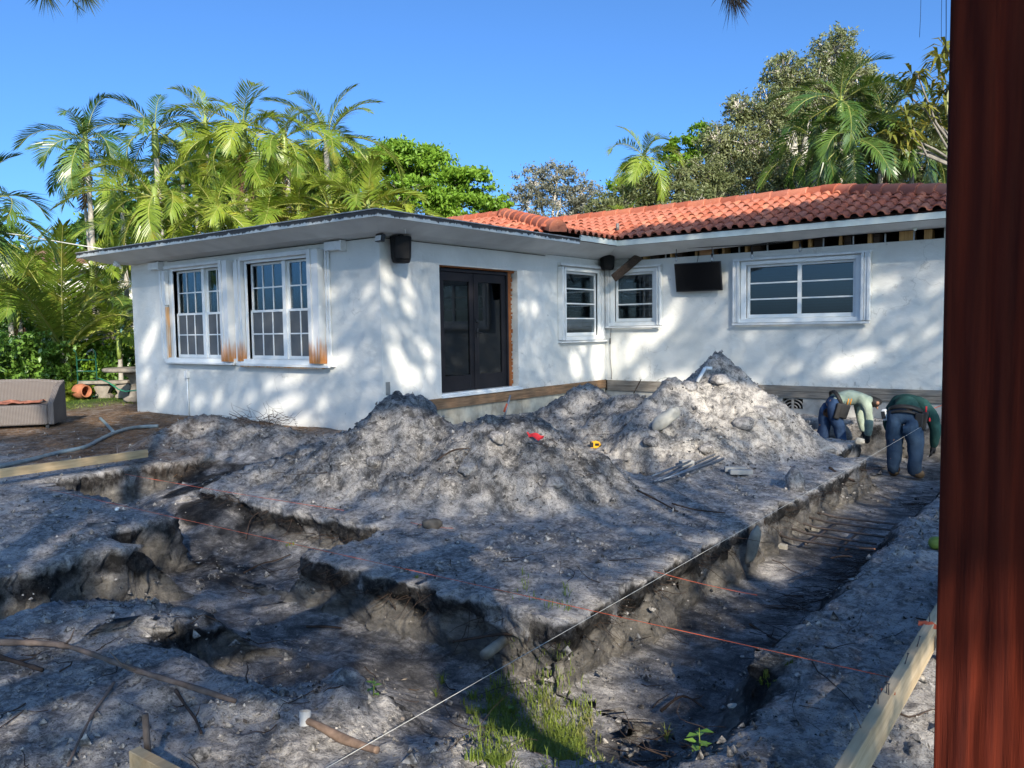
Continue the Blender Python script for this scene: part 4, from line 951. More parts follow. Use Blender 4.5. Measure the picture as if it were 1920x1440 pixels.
# shrubs along the left border
SG = 'glossy shrubs along the left border'
for i, (px, d, h, r, lab) in enumerate([(10, 19.6, 1.75, 1.0, 'glossy shrub at the left border behind the wicker sofa'), (62, 20.0, 1.65, .9, 'glossy round-leaved shrub above the sofa back'), (108, 21.0, 1.75, .9, 'glossy shrub left of the green hand truck'), (152, 21.6, 1.65, .85, 'glossy shrub directly behind the green hand truck'), (200, 21.8, 1.55, .8, 'yellow-green shrub behind the stone table'), (240, 21.6, 1.7, .8, 'shrub tucked against the wing corner'), (90, 22.0, 2.2, 1.0, 'taller shrub under the coconut palm'), (20, 22.0, 2.2, 1.0, 'taller shrub at the left border under the dark palm'), (-50, 18.6, 1.5, 1.0, 'glossy shrub cut by the left edge of the view')]):
    q = at(px, 720, d=d); b = (q[0], q[1], 0.0); c = np.array([q[0], q[1], 0])
    tree(lab, b, [(c+(0, 0, h*.35), r*.62), (c+(.25*r, .1, h*.7), r*.5), (c+(-.3*r, 0, h*.62), r*.5), (c+(0, -.25, h*.3), r*.5), (c+(.4*r, -.2, h*.25), r*.45)], 3000, .135, .55, M_BUSH if i != 4 else M_POIN, M_BARK, 'shrub', 'shrub', 18, .42, .03, .5, 40+i, 1, SG)
# fern-like fringe in front of the shrubs
for i, (px, d) in enumerate(((118, 19.9), (92, 19.3), (135, 20.6))):
    q = at(px, 730, d=d); t = thing('fern', ('fern with pale fronds beside the green hand truck', 'fern with pale fronds above the sofa arm', 'fern with pale fronds behind the clay pot')[i], 'fern', (q[0], q[1], -.02), 'ferns in front of the shrubs')
    for k in range(12): place_frond(t, 'broad', (0, 0, .05), k*2.4, R(58-rng.random()*35), .34, 0)

# ---------------------------------------------------------------- added unseen trees behind the camera, leaves placed to cast shade and sun patches
EA = np.array([-SUN_H[1], SUN_H[0], 0.0]); EB = np.cross(SUN, EA); EB = EB if EB[2] > 0 else -EB
def z2(l, s, ox, oy): return [(ox+a/s, oy+b/s, max(c/s, 5), max(d_/s, 5), r_) for a, b, c, d_, r_ in l]
PATCH = z2([(275, 760, 45, 160, 20), (360, 1110, 45, 75, 25), (715, 1130, 22, 62, 20), (690, 905, 55, 30, 40), (1450, 450, 38, 42, 25), (1680, 440, 32, 75, 35), (1330, 300, 40, 52, 10), (1490, 880, 60, 125, 58), (1200, 990, 45, 135, 62), (1130, 1170, 55, 195, 66), (1390, 1155, 45, 55, 30), (1050, 1030, 40, 65, 60), (930, 1115, 40, 65, 60), (1700, 960, 25, 52, 55), (405, 420, 22, 60, 0), (600, 1130, 30, 50, 20), (1335, 780, 22, 110, 0), (250, 980, 30, 60, 20), (1240, 1260, 30, 120, 66)], 3.4286, 200, 420)
PATCH += z2([(155, 470, 32, 78, -30), (265, 450, 28, 72, -25), (300, 560, 32, 72, -25), (290, 670, 30, 78, -25), (160, 600, 36, 42, -30), (225, 1000, 62, 115, -20), (300, 1120, 92, 95, -20), (410, 960, 42, 62, -10), (365, 890, 30, 32, 0), (430, 1090, 30, 60, 0), (1035, 680, 30, 42, 0), (1105, 680, 25, 50, 0), (1370, 1050, 48, 110, -8), (1505, 1010, 50, 125, 0), (1415, 940, 30, 42, 0), (430, 395, 90, 14, 8), (700, 560, 22, 60, 0), (210, 850, 22, 60, -20), (1440, 410, 30, 16, 8)], 3.4286, 680, 380)
PATCH += z2([(415, 485, 16, 40, 60), (1500, 525, 30, 60, 12), (1580, 510, 34, 60, 12), (1330, 935, 70, 115, 75), (1450, 890, 52, 105, 70), (425, 720, 48, 130, 35), (330, 800, 60, 62, 0), (300, 985, 48, 52, 0), (240, 850, 52, 125, 20), (150, 900, 30, 155, 0), (1815, 530, 24, 42, 30), (1615, 815, 30, 52, 60), (1090, 950, 18, 62, 70), (1785, 765, 26, 48, 60), (715, 490, 12, 22, 60), (1100, 490, 20, 30, 0), (60, 900, 40, 190, 0), (1460, 740, 18, 50, 40), (470, 620, 20, 60, 45)], 2.7429, 1100, 340)
PATCH += [(1020, 1392, 120, 58, 0), (760, 1312, 40, 42, 0), (700, 1275, 26, 18, 0), (655, 1388, 56, 28, 0), (1018, 1297, 52, 34, 0), (1140, 1318, 22, 36, -20), (1080, 1350, 46, 26, 0), (167, 1010, 44, 18, 0), (330, 935, 34, 16, 0), (190, 786, 34, 12, 0), (225, 755, 34, 9, 0), (560, 1425, 32, 36, 0), (1449, 1065, 34, 22, 0), (1290, 850, 56, 18, 0), (1345, 745, 45, 60, 0), (1255, 715, 60, 22, -20), (1410, 740, 24, 44, 0), (1120, 845, 60, 12, 0), (14, 1345, 18, 32, 0), (1235, 1402, 56, 28, 0), (60, 735, 62, 24, 0), (30, 790, 60, 26, 0), (1845, 1300, 110, 86, 0), (1610, 780, 30, 30, 0), (560, 795, 60, 9, 0), (950, 830, 30, 30, 0), (330, 985, 30, 9, 0)]
PATCH = np.array(PATCH)
def in_patch(P, grow=.80, near=1.0):
    v = P-CAM; dp = v@_f; X = 960+FPX*(v@_r)/dp; Y = 720-FPX*(v@_u)/dp
    hit = np.zeros(len(P), bool)
    for cx, cy, rx, ry, ro in PATCH:
        if cy > 1200: rx, ry = rx*near, ry*near
        dx, dy = X-cx, Y-cy; a = R(ro); u_ = dx*math.cos(a)+dy*math.sin(a); w_ = -dx*math.sin(a)+dy*math.cos(a)
        hit |= ((u_/(rx*grow))**2+(w_/(ry*grow))**2 < 1) & (dp > .5)
    return hit, X, Y
gl = np.random.default_rng(21)
def targets(o, e1, e2, nrm, tau, leaf_area):
    o, e1, e2 = [np.array(k, float) for k in (o, e1, e2)]
    A = np.linalg.norm(np.cross(e1, e2))*abs(np.dot(np.array(nrm), SUN)); n = int(tau*A/leaf_area)
    return o+gl.random((n, 1))*e1+gl.random((n, 1))*e2
SMALL, BIG = (.09, .5), (.32, .46)
la = lambda s: s[0]*s[0]*s[1]/2*.5*1.04
TAU_F, TAU_W, TAU_T, TAU_G = 1.7, 2.0, 1.9, 1.7
sets = []
for P in (targets((-8.1, 0, -.1), (8.1, 0, 0), (0, 0, 3.1), (0, -1, 0), TAU_F, la(SMALL)), targets((0, 0, -.1), (0, 6.5, 0), (0, 0, 3.05), (1, 0, 0), TAU_W, la(SMALL)), targets((0, 6.5, -.1), (8.6, 0, 0), (0, 0, 3.3), (0, -1, 0), TAU_T, la(SMALL)),
          targets((-8.2, -.72, 2.9), (8.9, 0, 0), (0, 0, .33), (0, -1, 0), .8, la(SMALL)), targets((.72, -.72, 2.9), (0, 6.6, 0), (0, 0, .33), (1, 0, 0), .8, la(SMALL))):
    h, X, Y = in_patch(P); sets.append((P[~h], SMALL))
Pn = targets((.7, 5.85, 3.3), (8.0, 0, 0), (0, 2.25, .82), (0, -.34, .94), 3.2, la(SMALL)); h, X, Y = in_patch(Pn)
line = np.interp(X, [1050, 1290, 1430, 1560, 1640], [442, 424, 402, 376, 340]); sets.append((Pn[Y > line], SMALL))
Pg = targets((-6.5, -9.5, -.1), (17.5, 0, 0), (0, 15.9, 0), (0, 0, 1), TAU_G, la(SMALL)); Pg[:, 2] = -.1
h, X, Y = in_patch(Pg)
# ground patches are tested at the real surface height
gzv = ground(Pg[:, 0], Pg[:, 1]); Pg2 = Pg.copy(); Pg2[:, 2] = gzv; h, X, Y = in_patch(Pg2, 1.1, 1.5); sets.append((Pg2[~h & ~((Pg2[:, 0] < 0) & (Pg2[:, 1] > 0))], SMALL))
Pp = targets((8.5, -7.18, -.1), (.6, 0, 0), (0, 0, 2.5), (0, -1, 0), 5.0, la((.16, .5))); sets.append((Pp, (.16, .5)))
ST = []
for i, ac in enumerate((-6.5, -2.9, 2.3, 5.0, 8.4)):
    b = SUN_H*19.5+EA[:2]*ac; t = thing('added_shade_tree', ('added unseen tree casting dappled shade, nearest the sofa side', 'added unseen tree casting dappled shade, second in the row', 'added unseen tree casting dappled shade, middle of the row', 'added unseen tree casting dappled shade from behind the right bank', 'added unseen tree casting dappled shade, last in the row past the long wall')[i], 'tree', (b[0], b[1], 0), 'added shade-casting trees out of view')
    m = MB(); m.tube([(b[0], b[1], -.1), (b[0]+.1, b[1], 3.5), (b[0], b[1]+.1, 7.5)], [.17, .13, .07], 9); obj('trunk', m, M_BARK, t, recalc=False)
    ST.append((ac, t, np.array([b[0], b[1], 7.0])))
acs = np.array([s[0] for s in ST]); buck = {i: [] for i in range(5)}
for P, sz in sets:
    a = P@EA; bq = P@EB; tt = 16.2+6.5*gl.random(len(P)); zz = bq*EB[2]+tt*SUN[2]
    tt = np.where(zz < 1.0, tt+(1.0-zz)/SUN[2]*1.0, tt)
    Q = P+SUN[None, :]*(tt-P@SUN)[:, None]
    kp = (Q[:, 1]+7.18)/SUN[1]; W_ = Q-SUN[None, :]*kp[:, None]; okq = ~((np.abs(W_[:, 0]-8.78) < .30) & (W_[:, 2] > .86) & (W_[:, 2] < 1.17+.10*np.sin(W_[:, 0]*31))); Q = Q[okq]; a = a[okq]
    V, F = leaf_cloud(Q, sz[0], sz[1], gl); V = V.reshape(-1, 4, 3); own = np.abs(a[:, None]-acs[None, :]+gl.normal(size=(len(a), 1))*.5).argmin(1)
    for i in range(5): buck[i].append(V[own == i])
for i in range(5):
    V = np.concatenate(buck[i]).reshape(-1, 3); F = np.arange(len(V)).reshape(-1, 4).tolist()
    link_mesh('crown', V, F, M_SHADE, ST[i][1])
    cen = V.reshape(-1, 4, 3).mean(1); k = gl.integers(len(cen), size=9)
    for q in cen[k]:
        m = MB(); s_ = ST[i][2]-(0, 0, 2.5*gl.random()); m.tube([s_, (s_+q)/2+(0, 0, .2), q], [.05, .03, .012], 5, 0, False); obj('limb', m, M_BARK, ST[i][1], recalc=False)
# ================================================================ THINGS ON AND AROUND THE HOUSE
M_WHITEP = plain('white_plastic', (.72, .73, .72), .4)
M_STEEL = plain('rusty_steel_bar', (.13, .105, .095), .6, .5, .4, .35, 25)
M_BLUESTEEL = plain('blue_grey_steel', (.20, .225, .26), .45, .6, .4, .25, 20)
M_LUMBER = wood('fresh_pine_lumber', (.40, .27, .14), (.62, .46, .27), 1, 8, .7, .12)
M_LUMBERX = wood('pine_lumber_side', (.36, .27, .16), (.58, .46, .30), 1, 8, .75, .12)
M_ORANGE = plain('orange_string', (.50, .10, .045), .7)
M_WSTRING = plain('white_string', (.50, .50, .47), .7)
M_STONE = plain('weathered_stone', (.21, .185, .155), .9, 0, .2, .35, 6, .5, 25)
M_ROCK = plain('pale_limestone', (.45, .42, .36), .95, 0, .1, .35, 7, .7, 22)
M_SLAB = plain('tan_limestone', (.27, .245, .205), .95, 0, .1, .35, 9, .7, 22)
M_TWIG = plain('brown_root', (.060, .043, .035), .9, 0, .1, .4, 12)
M_BRANCH = plain('grey_brown_branch', (.17, .125, .10), .85, 0, .2, .35, 14, .4, 60)
M_SCREEN_TV = plain('black_screen', (.005, .005, .006), .2, 0, .25, .0)

# television on a tilting arm
t = thing('television', 'black flat television tilted on the long wall under the open eave', 'television', at(1309, 519, y=L1-.16))
c = WL[t.name]; rt = rotx(R(10)) @ rotz(R(-2)); W_, H_ = .98, .565
m = MB(); m.box(c, (W_, .045, H_), rt); obj('casing', m, M_DARK, t, .008)
m = MB(); m.box(c+rt @ np.array([0, -.0245, .004]), (W_-.03, .006, H_-.04), rt); obj('screen', m, M_SCREEN_TV, t)
m = MB(); m.bx(c+(-.12, .03, -.12), c+(.12, .16-.005, .12)); obj('bracket', m, M_DARK, t)
m = MB(); m.tube([c+(-.06, .03, .2), c+(-.05, .10, .36), c+(-.06, .14, .46)], .006, 5); obj('cable', m, M_DARK, t)
# speakers
M_SPK = plain('matt_black_cabinet', (.007, .007, .008), .7, 0, .2, .2)
def speaker(q, face, label):
    t = thing('speaker', label, 'speaker', q, 'black outdoor speakers under the eaves')
    rt = rotz(face); m = MB(); prof = [(-.13, -.10), (.13, -.10), (.17, .02), (.10, .15), (-.10, .15), (-.17, .02)]
    vs = []
    for z_, k in ((-.20, .78), (-.12, .92), (.20, 1.0)):
        for p in prof: vs.append(rt @ np.array([p[0]*k, -p[1]*k*-1, z_])+q)
    fs = [tuple(range(6))[::-1], tuple(range(12, 18))]+[(i*6+j, i*6+(j+1) % 6, (i+1)*6+(j+1) % 6, (i+1)*6+j) for i in range(2) for j in range(6)]
    m.add(vs, fs); obj('cabinet', m, M_SPK, t, .02)
    m = MB(); m.bx(q+(-.03, -.03, .2), q+(.03, .03, .27)); obj('mount', m, M_DARK, t)
    m = MB(); m.box(q+rt @ np.array([0, -.112, .02]), (.20, .01, .32), rt); obj('grille', m, plain('speaker_mesh', (.012, .012, .013), .8, 0, .2, .4, 90), t)
speaker(at(752, 468, x=.22), R(55), 'black speaker hung under the flat roof beside the flood light')
speaker(at(1139, 488, x=.20), R(45), 'black speaker in the inside corner between the two small windows')
# flood light
q = at(713, 446, y=-.12); t = thing('flood_light', 'grey flood light hanging from the soffit at the wing corner', 'flood light', q)
m = MB(); m.box(q, (.17, .07, .115), rotz(R(-8)) @ rotx(R(-12))); obj('housing', m, M_DARK, t, .012)
m = MB(); m.box(q+rotz(R(-8)) @ np.array([0, -.038, -.004]), (.135, .008, .075), rotz(R(-8)) @ rotx(R(-12))); obj('lens', m, plain('frosted_lens', (.62, .64, .66), .3), t)
m = MB(); m.tube([q+(0, .02, .05), q+(0, .03, .16)], .012, 8); m.box(q+(0, .03, .17), (.12, .10, .035)); obj('arm', m, M_GREYP, t)
m = MB(); m.tube([q+(.06, .03, .17), q+(.22, .1, .165), q+(.35, .16, .12), q+(.32, .2, .05)], .007, 6); obj('cable', m, M_WHITEP, t)
# camera light at the left eave corner
q = at(224, 494, y=-.32); t = thing('security_light', 'small white twin security light under the far left eave', 'security light', q)
m = MB(); m.lathe([(0, 0), (.055, 0), (.055, .05), (0, .05)], q+(0, 0, .05), 14); obj('base', m, M_WHITEP, t)
m = MB(); m.lathe([(0, -.06), (.04, -.05), (.055, .06), (.03, .07), (0, .07)], q+(-.04, -.03, -.02), 14, rotx(R(60)) @ roty(R(-25))); obj('lamp_head', m, M_WHITEP, t)
m = MB(); m.tube([q+(.02, .02, .08), q+(.5, .2, .03), q+(1.1, .30, -.02)], .006, 5); obj('cable', m, M_DARK, t)
# string of bulbs along the long eave
t = thing('string_light', 'black string of clear bulbs sagging along the open eave', 'string light', (1.0, L1-.3, 3.0))
pts = [at(px, py, y=L1-.32) for px, py in ((1150, 470), (1205, 470), (1268, 466), (1335, 463), (1410, 459), (1500, 447), (1560, 437), (1600, 424), (1660, 409), (1716, 399), (1775, 384))]
m = MB(); m.tube(pts, .008, 5, 0, False); obj('cable', m, M_DARK, t)
m = MB(); m.tube([at(px, py, y=L1-.1) for px, py in ((1190, 472), (1330, 466), (1450, 457), (1560, 442), (1640, 428), (1767, 417))], .010, 5, 0, False); obj('cable', m, M_DARK, t)
M_BULB = glass('bulb_glass', (1, 1, 1), .12, .8)
for px, py, tp_ in ((1268, 484, 466), (1335, 484, 463), (1410, 479, 459), (1500, 466, 447), (1716, 426, 399)):
    q = at(px, py, y=L1-.32); tq = at(px, tp_, y=L1-.32)
    m = MB(); m.tube([tq, q+(0, 0, .06)], .006, 5); m.tube([q+(0, 0, .085), q+(0, 0, .03)], .02, 8); so_ = obj('socket', m, M_DARK, t)
    m = MB(); m.lathe([(.014, .035), (.03, 0), (.034, -.025), (.022, -.055), (0, -.065)], q, 12); obj('bulb', m, M_BULB if px < 1700 else plain('frosted_bulb', (.7, .78, .72), .25), so_)
# loose board hanging from the eave, wall cable
a, b = at(1200, 480, y=L1-.06), at(1150, 522, y=L1-.42)
t = thing('loose_board', 'dark loose board hanging aslant from the eave over the corner window', 'board', b)
m = MB(); m.beam(a, b, .04, .19, up=(.2, -.6, 1)); obj('plank', m, M_DKWOOD, t, .004)
m = MB()
for k in (.15, .8): m.tube([a+(b-a)*k+(0, -.01, -.02), a+(b-a)*k+(0, -.06, -.03)], .004, 5)
obj('nail', m, M_STEEL, t)
t = thing('hanging_cable', 'black cable dangling down the inside corner below the small window', 'cable', at(1144, 680, y=L1-.03))
m = MB(); m.tube([at(px, py, y=L1-.035) for px, py in ((1146, 612), (1144, 640), (1144, 672), (1147, 700), (1146, 711))], .006, 5); m.tube([at(1144, 634, y=L1-.035), at(1144, 645, y=L1-.035)], .014, 6); obj('cord', m, M_DARK, t)

# neighbouring house seen through the palms, service cable
q = at(215, 560, d=27); t = thing('neighbour_house', 'pale neighbouring house with a shuttered turquoise window behind the palms', 'house', (q[0], q[1], 0))
X_ = np.array([_r0[0], _r0[1], 0]); Y_ = np.array([-_r0[1], _r0[0], 0]); rt = np.array([X_, Y_, (0, 0, 1)]).T
def nb(name, lo, hi, mat, par=None, bev=0):
    lo = np.array(lo, float); hi = np.array(hi, float); m = MB(); m.box(np.array([q[0], q[1], 0])+rt @ ((lo+hi)/2), hi-lo, rt); return obj(name, m, mat, par or t, bev)
nb('wall', (-3.2, 0, 0), (4, 5, 3.9), M_STUC); w_ = nb('window', (-.42, -.03, 1.5), (.42, .05, 3.0), plain('turquoise_shutter', (.16, .32, .30), .5)); nb('frame', (-.62, -.05, 1.4), (-.43, .02, 3.1), M_TRIM, w_); nb('frame', (.43, -.05, 1.4), (.62, .02, 3.1), M_TRIM, w_); nb('sill', (-.7, -.12, 1.25), (.7, .02, 1.39), M_TRIM, w_)
m = MB(); o_ = np.array([q[0], q[1], 0]); m.add([o_+rt @ np.array(p) for p in ((-3.8, -.6, 3.9), (4.6, -.6, 3.9), (4.6, 2.4, 4.75), (-3.8, 2.4, 4.75), (-3.8, 5.6, 3.9), (4.6, 5.6, 3.9))], [(0, 1, 2, 3), (3, 2, 5, 4)])
obj('roof', m, plain('brown_flat_tile', (.22, .12, .085), .85, 0, .2, .35, 3), t, recalc=False); nb('fascia', (-3.8, -.62, 3.72), (4.6, -.58, 3.9), M_TRIM)
t = thing('service_cable', 'thin pale service cable crossing in front of the coconut palm', 'cable', at(0, 435, d=18))
m = MB(); m.tube([at(-60, 428, d=18.3), at(40, 441, d=18), at(120, 455, d=17.6), at(212, 470, d=17)], .012, 5); obj('wire', m, plain('pale_cable', (.5, .5, .48), .6), t)

# ================================================================ YARD FURNITURE AND TOOLS
def wicker():
    t = NT('grey_wicker'); P = t.coord('Object')
    wv = t.n('ShaderNodeTexWave', wave_type='BANDS', bands_direction='Z'); wv.inputs['Scale'].default_value = 16; t.l(P, wv.inputs['Vector'])
    wx = t.n('ShaderNodeTexWave', wave_type='BANDS', bands_direction='X'); wx.inputs['Scale'].default_value = 14; t.l(P, wx.inputs['Vector'])
    h = t.math('MULTIPLY', wv.outputs['Fac'], wx.outputs['Fac'])
    c = t.mix(t.ramp(h, [(.05, 0.0), (.5, 1.0)]), (.09, .075, .068), (.30, .262, .24))
    c = t.mix(t.ramp(t.noise(P, 3, 4), [(.4, 0.0), (.7, .3)]), c, (.16, .14, .13))
    return t.done(t.bsdf(c, .7, 0, .3, t.bump(h, .7, .02)))
M_WICK = wicker()
t = thing('wicker_sofa', 'grey wicker sofa with an empty seat on the bare soil at the left edge', 'sofa', (-5.6, -2.35, 0.0)); t.rotation_euler.z = math.atan2(.80, .60)
# local x: along the sofa towards its right end (negative = away), local y: backwards
def sb(name, lo, hi, mat=M_WICK, bev=.03):
    m = MB(); m.bx(lo, hi); return obj(name, m, mat, t, bev, local=True)
sb('seat_base', (-2.0, .0, .045), (-.10, .74, .39)); 
m = MB()
N_ = 26; prof = []
for k in range(N_+1):
    s = k/N_; x = -2.0+1.98*s; yb = .74+.12*math.sin(math.pi*min(1, s*1.0))*.6; prof.append((x, yb))
vs = []
for x, yb in prof:
    top = .80-.05*max(0, (x+.6)/.6)**2 if x > -.6 else .80
    for (yy, zz) in ((yb, .05), (yb-.10, .05), (yb-.10+.02, top-.04), (yb-.05, top), (yb+.0+.05, top-.03)): vs.append((x, yy, zz))
fs = [(i*5+j, i*5+(j+1) % 5, (i+1)*5+(j+1) % 5, (i+1)*5+j) for i in range(N_) for j in range(5)]+[tuple(range(5)), tuple(N_*5+j for j in range(5))]
m.add(vs, fs, 0, False); obj('backrest', m, M_WICK, t, local=True)
m = MB(); m.prism([(-.005, .045), (-.005, .42), (.45, .68), (.80, .77), (.82, .045)], 0, -.098, 0.0); obj('armrest', m, M_WICK, t, .02, local=True)
for x in (-1.9, -.15):
    for y in (.05, .68): m = MB(); m.bx((x, y, -.02), (x+.05, y+.05, .045)); obj('foot', m, M_DARK, t, local=True)
cl = MB(); g_ = np.random.default_rng(4); nx, ny = 16, 8
vs = [(-1.5+1.25*i/nx+.03*g_.normal(), .12+.48*j/ny+.03*g_.normal(), .405+.02*abs(g_.normal())) for i in range(nx+1) for j in range(ny+1)]
cl.add(vs, [(i*(ny+1)+j, (i+1)*(ny+1)+j, (i+1)*(ny+1)+j+1, i*(ny+1)+j+1) for i in range(nx) for j in range(ny)], 0, True)
cv = MB(); mw = np.array(rotz(math.atan2(.80, .60))); cv.add([mw @ np.array(v)+np.array((-5.6, -2.35, 0)) for v in cl.v], cl.f, 0, True)
o = obj('orange_netting', cv, plain('orange_net', (.30, .12, .08), .8, 0, .2, .4, 14), None, recalc=False); tag(o, 'crumpled orange netting left on the wicker seat', 'netting')
# hand truck
q = at(166, 746, z=0.0); q = np.array([q[0], q[1], 0.0]); t = thing('hand_truck', 'green hand truck leaning in the shrubs behind the stone bench', 'hand truck', q)
M_GRN = plain('green_painted_steel', (.015, .085, .055), .4, .2, .5, .25)
X_ = np.array([_r0[0], _r0[1], 0]); B_ = np.array([_f[0], _f[1], 0]); U_ = np.array([0, 0, 1.0])
def hp(x, z, b=0): return q+X_*(x-.16*z)+U_*z+B_*(b+.28*z)
for s in (-.24, .24): m = MB(); m.tube([hp(s, .06), hp(s, 1.12), hp(s*1.0, 1.2, -.10)], .019, 8); obj('rail', m, M_GRN, t)
for z_ in (.42, .66, .94): m = MB(); m.beam(hp(-.24, z_), hp(.24, z_), .02, .10 if z_ == .66 else .05, B_); obj('crossbar', m, M_GRN, t)
m = MB(); m.beam(hp(-.25, .33, -.01), hp(.25, .33, -.01), .05, .06, B_); m.beam(hp(-.26, .05, -.1), hp(.26, .05, -.1), .22, .012); obj('toe_plate', m, M_GRN, t)
m = MB(); m.beam(hp(-.21, .67, -.02), hp(-.08, .67, -.02), .01, .05, B_); obj('sticker', m, plain('pale_sticker', (.5, .5, .52), .5), t)
for s in (-.2, .2): m = MB(); m.lathe([(.0, -.03), (.11, -.03), (.125, 0), (.11, .03), (0, .03)], hp(s, .12, .12), 16, np.array([B_, U_, X_]).T); obj('wheel', m, M_DARK, t)
# stone bench, table, pot, hose
q = at(195, 745, z=0.0); t = thing('stone_bench', 'curved grey stone bench with a scrolled foot beside the clay pot', 'bench', (q[0], q[1], 0))
q = np.array([q[0], q[1], 0])
m = MB(); arc = [(-.62, .07), (-.3, 0), (.0, -.02), (.3, 0), (.62, .06)]
poly = [(x, y-.19) for x, y in arc]+[(x, y+.19) for x, y in arc[::-1]]
vs = [q+X_*(x+.05)+B_*y+U_*z_ for z_ in (.345, .42) for x, y in poly]; k = len(poly); m.add(vs, [tuple(range(k))[::-1], tuple(range(k, 2*k))]+[(i, (i+1) % k, k+(i+1) % k, k+i) for i in range(k)]); obj('seat', m, M_STONE, t, .012)
for s in (0, .52):
    m = MB(); pr = [(.20, -.02), (.20, .05), (.13, .10), (.17, .18), (.21, .26), (.15, .31), (.17, .344), (-.17, .344), (-.15, .31), (-.21, .26), (-.17, .18), (-.13, .10), (-.20, .05), (-.20, -.02)]
    vs = [q+X_*(x+s)+U_*z_+B_*y for y in (-.09, .09) for x, z_ in pr]; k = len(pr); m.add(vs, [tuple(range(k))[::-1], tuple(range(k, 2*k))]+[(i, (i+1) % k, k+(i+1) % k, k+i) for i in range(k)]); obj('leg', m, M_STONE, t, .01)
q = at(262, 752, z=0.0); q = np.array([q[0], q[1], 0])-X_*.02; t = thing('stone_table', 'weathered stone garden table half hidden by the wing corner', 'table', q)
m = MB(); m.lathe([(0, .70), (.70, .70), (.74, .72), (.74, .77), (.71, .79), (0, .79)], q, 28); obj('tabletop', m, M_STONE, t)
m = MB(); m.lathe([(0, 0), (.33, 0), (.33, .08), (.2, .14), (.15, .35), (.2, .55), (.30, .64), (.32, .698), (0, .698)], q, 20); obj('pedestal', m, M_STONE, t)
q = at(153, 748, z=0.0); q = np.array([q[0], q[1], .19]); t = thing('clay_pot', 'round terracotta pot lying on its side by the stone bench', 'pot', q)
ax = np.array([X_*.85-B_*.45, np.cross(U_, X_*.85-B_*.45), U_]); ax = np.array([ax[1], ax[2], ax[0]]).T
m = MB(); m.lathe([(0, -.24), (.10, -.24), (.17, -.14), (.19, 0), (.165, .12), (.13, .19), (.15, .22), (.13, .225), (.11, .18), (.14, .05), (.15, -.05), (0, -.2)], q, 24, ax); obj('pot_body', m, plain('terracotta', (.34, .13, .07), .8, 0, .2, .25, 7), t, recalc=False)
t = thing('garden_hose', 'green garden hose trailing from the stone bench to the wing corner', 'hose', at(220, 735, d=18.0))
m = MB(); m.tube([at(178, 708, d=18.6), at(190, 711, d=18.2), at(205, 718, d=18), at(222, 730, d=17.8), at(235, 734, d=17.7), at(262, 731, d=17.6)], .017, 6); obj('tube', m, plain('green_hose', (.03, .17, .10), .4), t)

def hit(px, py):
    """first point of the soil surface along the line of sight"""
    v = _r*(px-960)/FPX - _u*(py-720)/FPX + _f; g_ = lambda d: (CAM+v*d)[2]-(gz_fast(*(CAM+v*d)[:2]) if (CAM+v*d)[0] > -4 else gz(*(CAM+v*d)[:2]))
    d0 = 2.0; d1 = d0
    while d1 < 16 and g_(d1) > 0: d0 = d1; d1 += .06
    for _ in range(8):
        dm = (d0+d1)/2
        if g_(dm) > 0: d0 = dm
        else: d1 = dm
    return CAM+v*d0
def lay_pts(pl, dz, z0_=0.0):
    return [hit(px, py)+np.array([0, 0, dz]) for px, py in pl]
def smooth_path(p, n=6):
    p = np.array(p); t_ = np.arange(len(p)); tt_ = np.linspace(0, len(p)-1, (len(p)-1)*n+1); out = []
    for u in tt_:
        i = min(int(u), len(p)-2); f = u-i; p0, p1, p2, p3 = p[max(i-1, 0)], p[i], p[i+1], p[min(i+2, len(p)-1)]
        out.append(.5*((2*p1)+(-p0+p2)*f+(2*p0-5*p1+4*p2-p3)*f*f+(-p0+3*p1-3*p2+p3)*f**3))
    return np.array(out)
M_HOSE = plain('blue_grey_hose', (.15, .20, .23), .5, 0, .4, .25, 10)
P_ = smooth_path(lay_pts([(-30, 884), (10, 877), (60, 866), (110, 853), (160, 842), (195, 824), (230, 810), (262, 804), (297, 802)], .03)); t = thing('drain_hose', 'long blue-grey drain hose snaking over the pale sand beside the plank', 'hose', P_[-1])
m = MB(); m.tube(P_, .030+.0025*np.sin(np.arange(len(P_))*3.0), 8); obj('tube', m, M_HOSE, t)
P_ = smooth_path(lay_pts([(188, 787), (200, 799), (213, 813)], .03)); t = thing('drain_hose', 'short blue-grey hose end lying across the brown mulch', 'hose', P_[0])
m = MB(); m.tube(P_, .026, 8); obj('tube', m, M_HOSE, t)

# ---------------------------------------------------------------- lumber, stakes, strings
a, b = at(-40, 893, z=.12), at(276, 850, z=.10)
t = thing('timber_plank', 'yellow pine plank on edge at the left beside the drain hose', 'plank', b); m = MB(); m.beam(a, b, .04, .095); obj('board', m, M_LUMBER, t, .004)
m = MB(); q = at(219, 852, z=0.08); m.tube([q+(-.08, .05, -.3), q+(-.08, .05, .12)], .012, 6); obj('stake', m, M_STEEL, t)
t = thing('batter_board', 'pine batter board with upright nails running to the red post', 'batter board', (8.17, -4.6, .05))
a, b = np.array([8.205, -6.6, .085]), np.array([8.175, -3.0, .085]); m = MB(); m.beam(a, b, .04, .14); obj('board', m, M_LUMBERX, t, .003)
for px, py in ((1750, 1170), (1722, 1214), (1701, 1247), (1663, 1300), (1660, 1302), (1650, 1322), (1618, 1367)):
    q = at(px, py, z=.153); q[0] = 8.19+.005*rng.normal(); m = MB(); ln = np.array([.012*rng.normal(), .012*rng.normal(), .045]); m.tube([q, q+ln], .0022, 5); m.lathe([(0, 0), (.005, 0), (.005, .002), (0, .002)], q+ln, 6); obj('nail', m, M_STEEL, t)
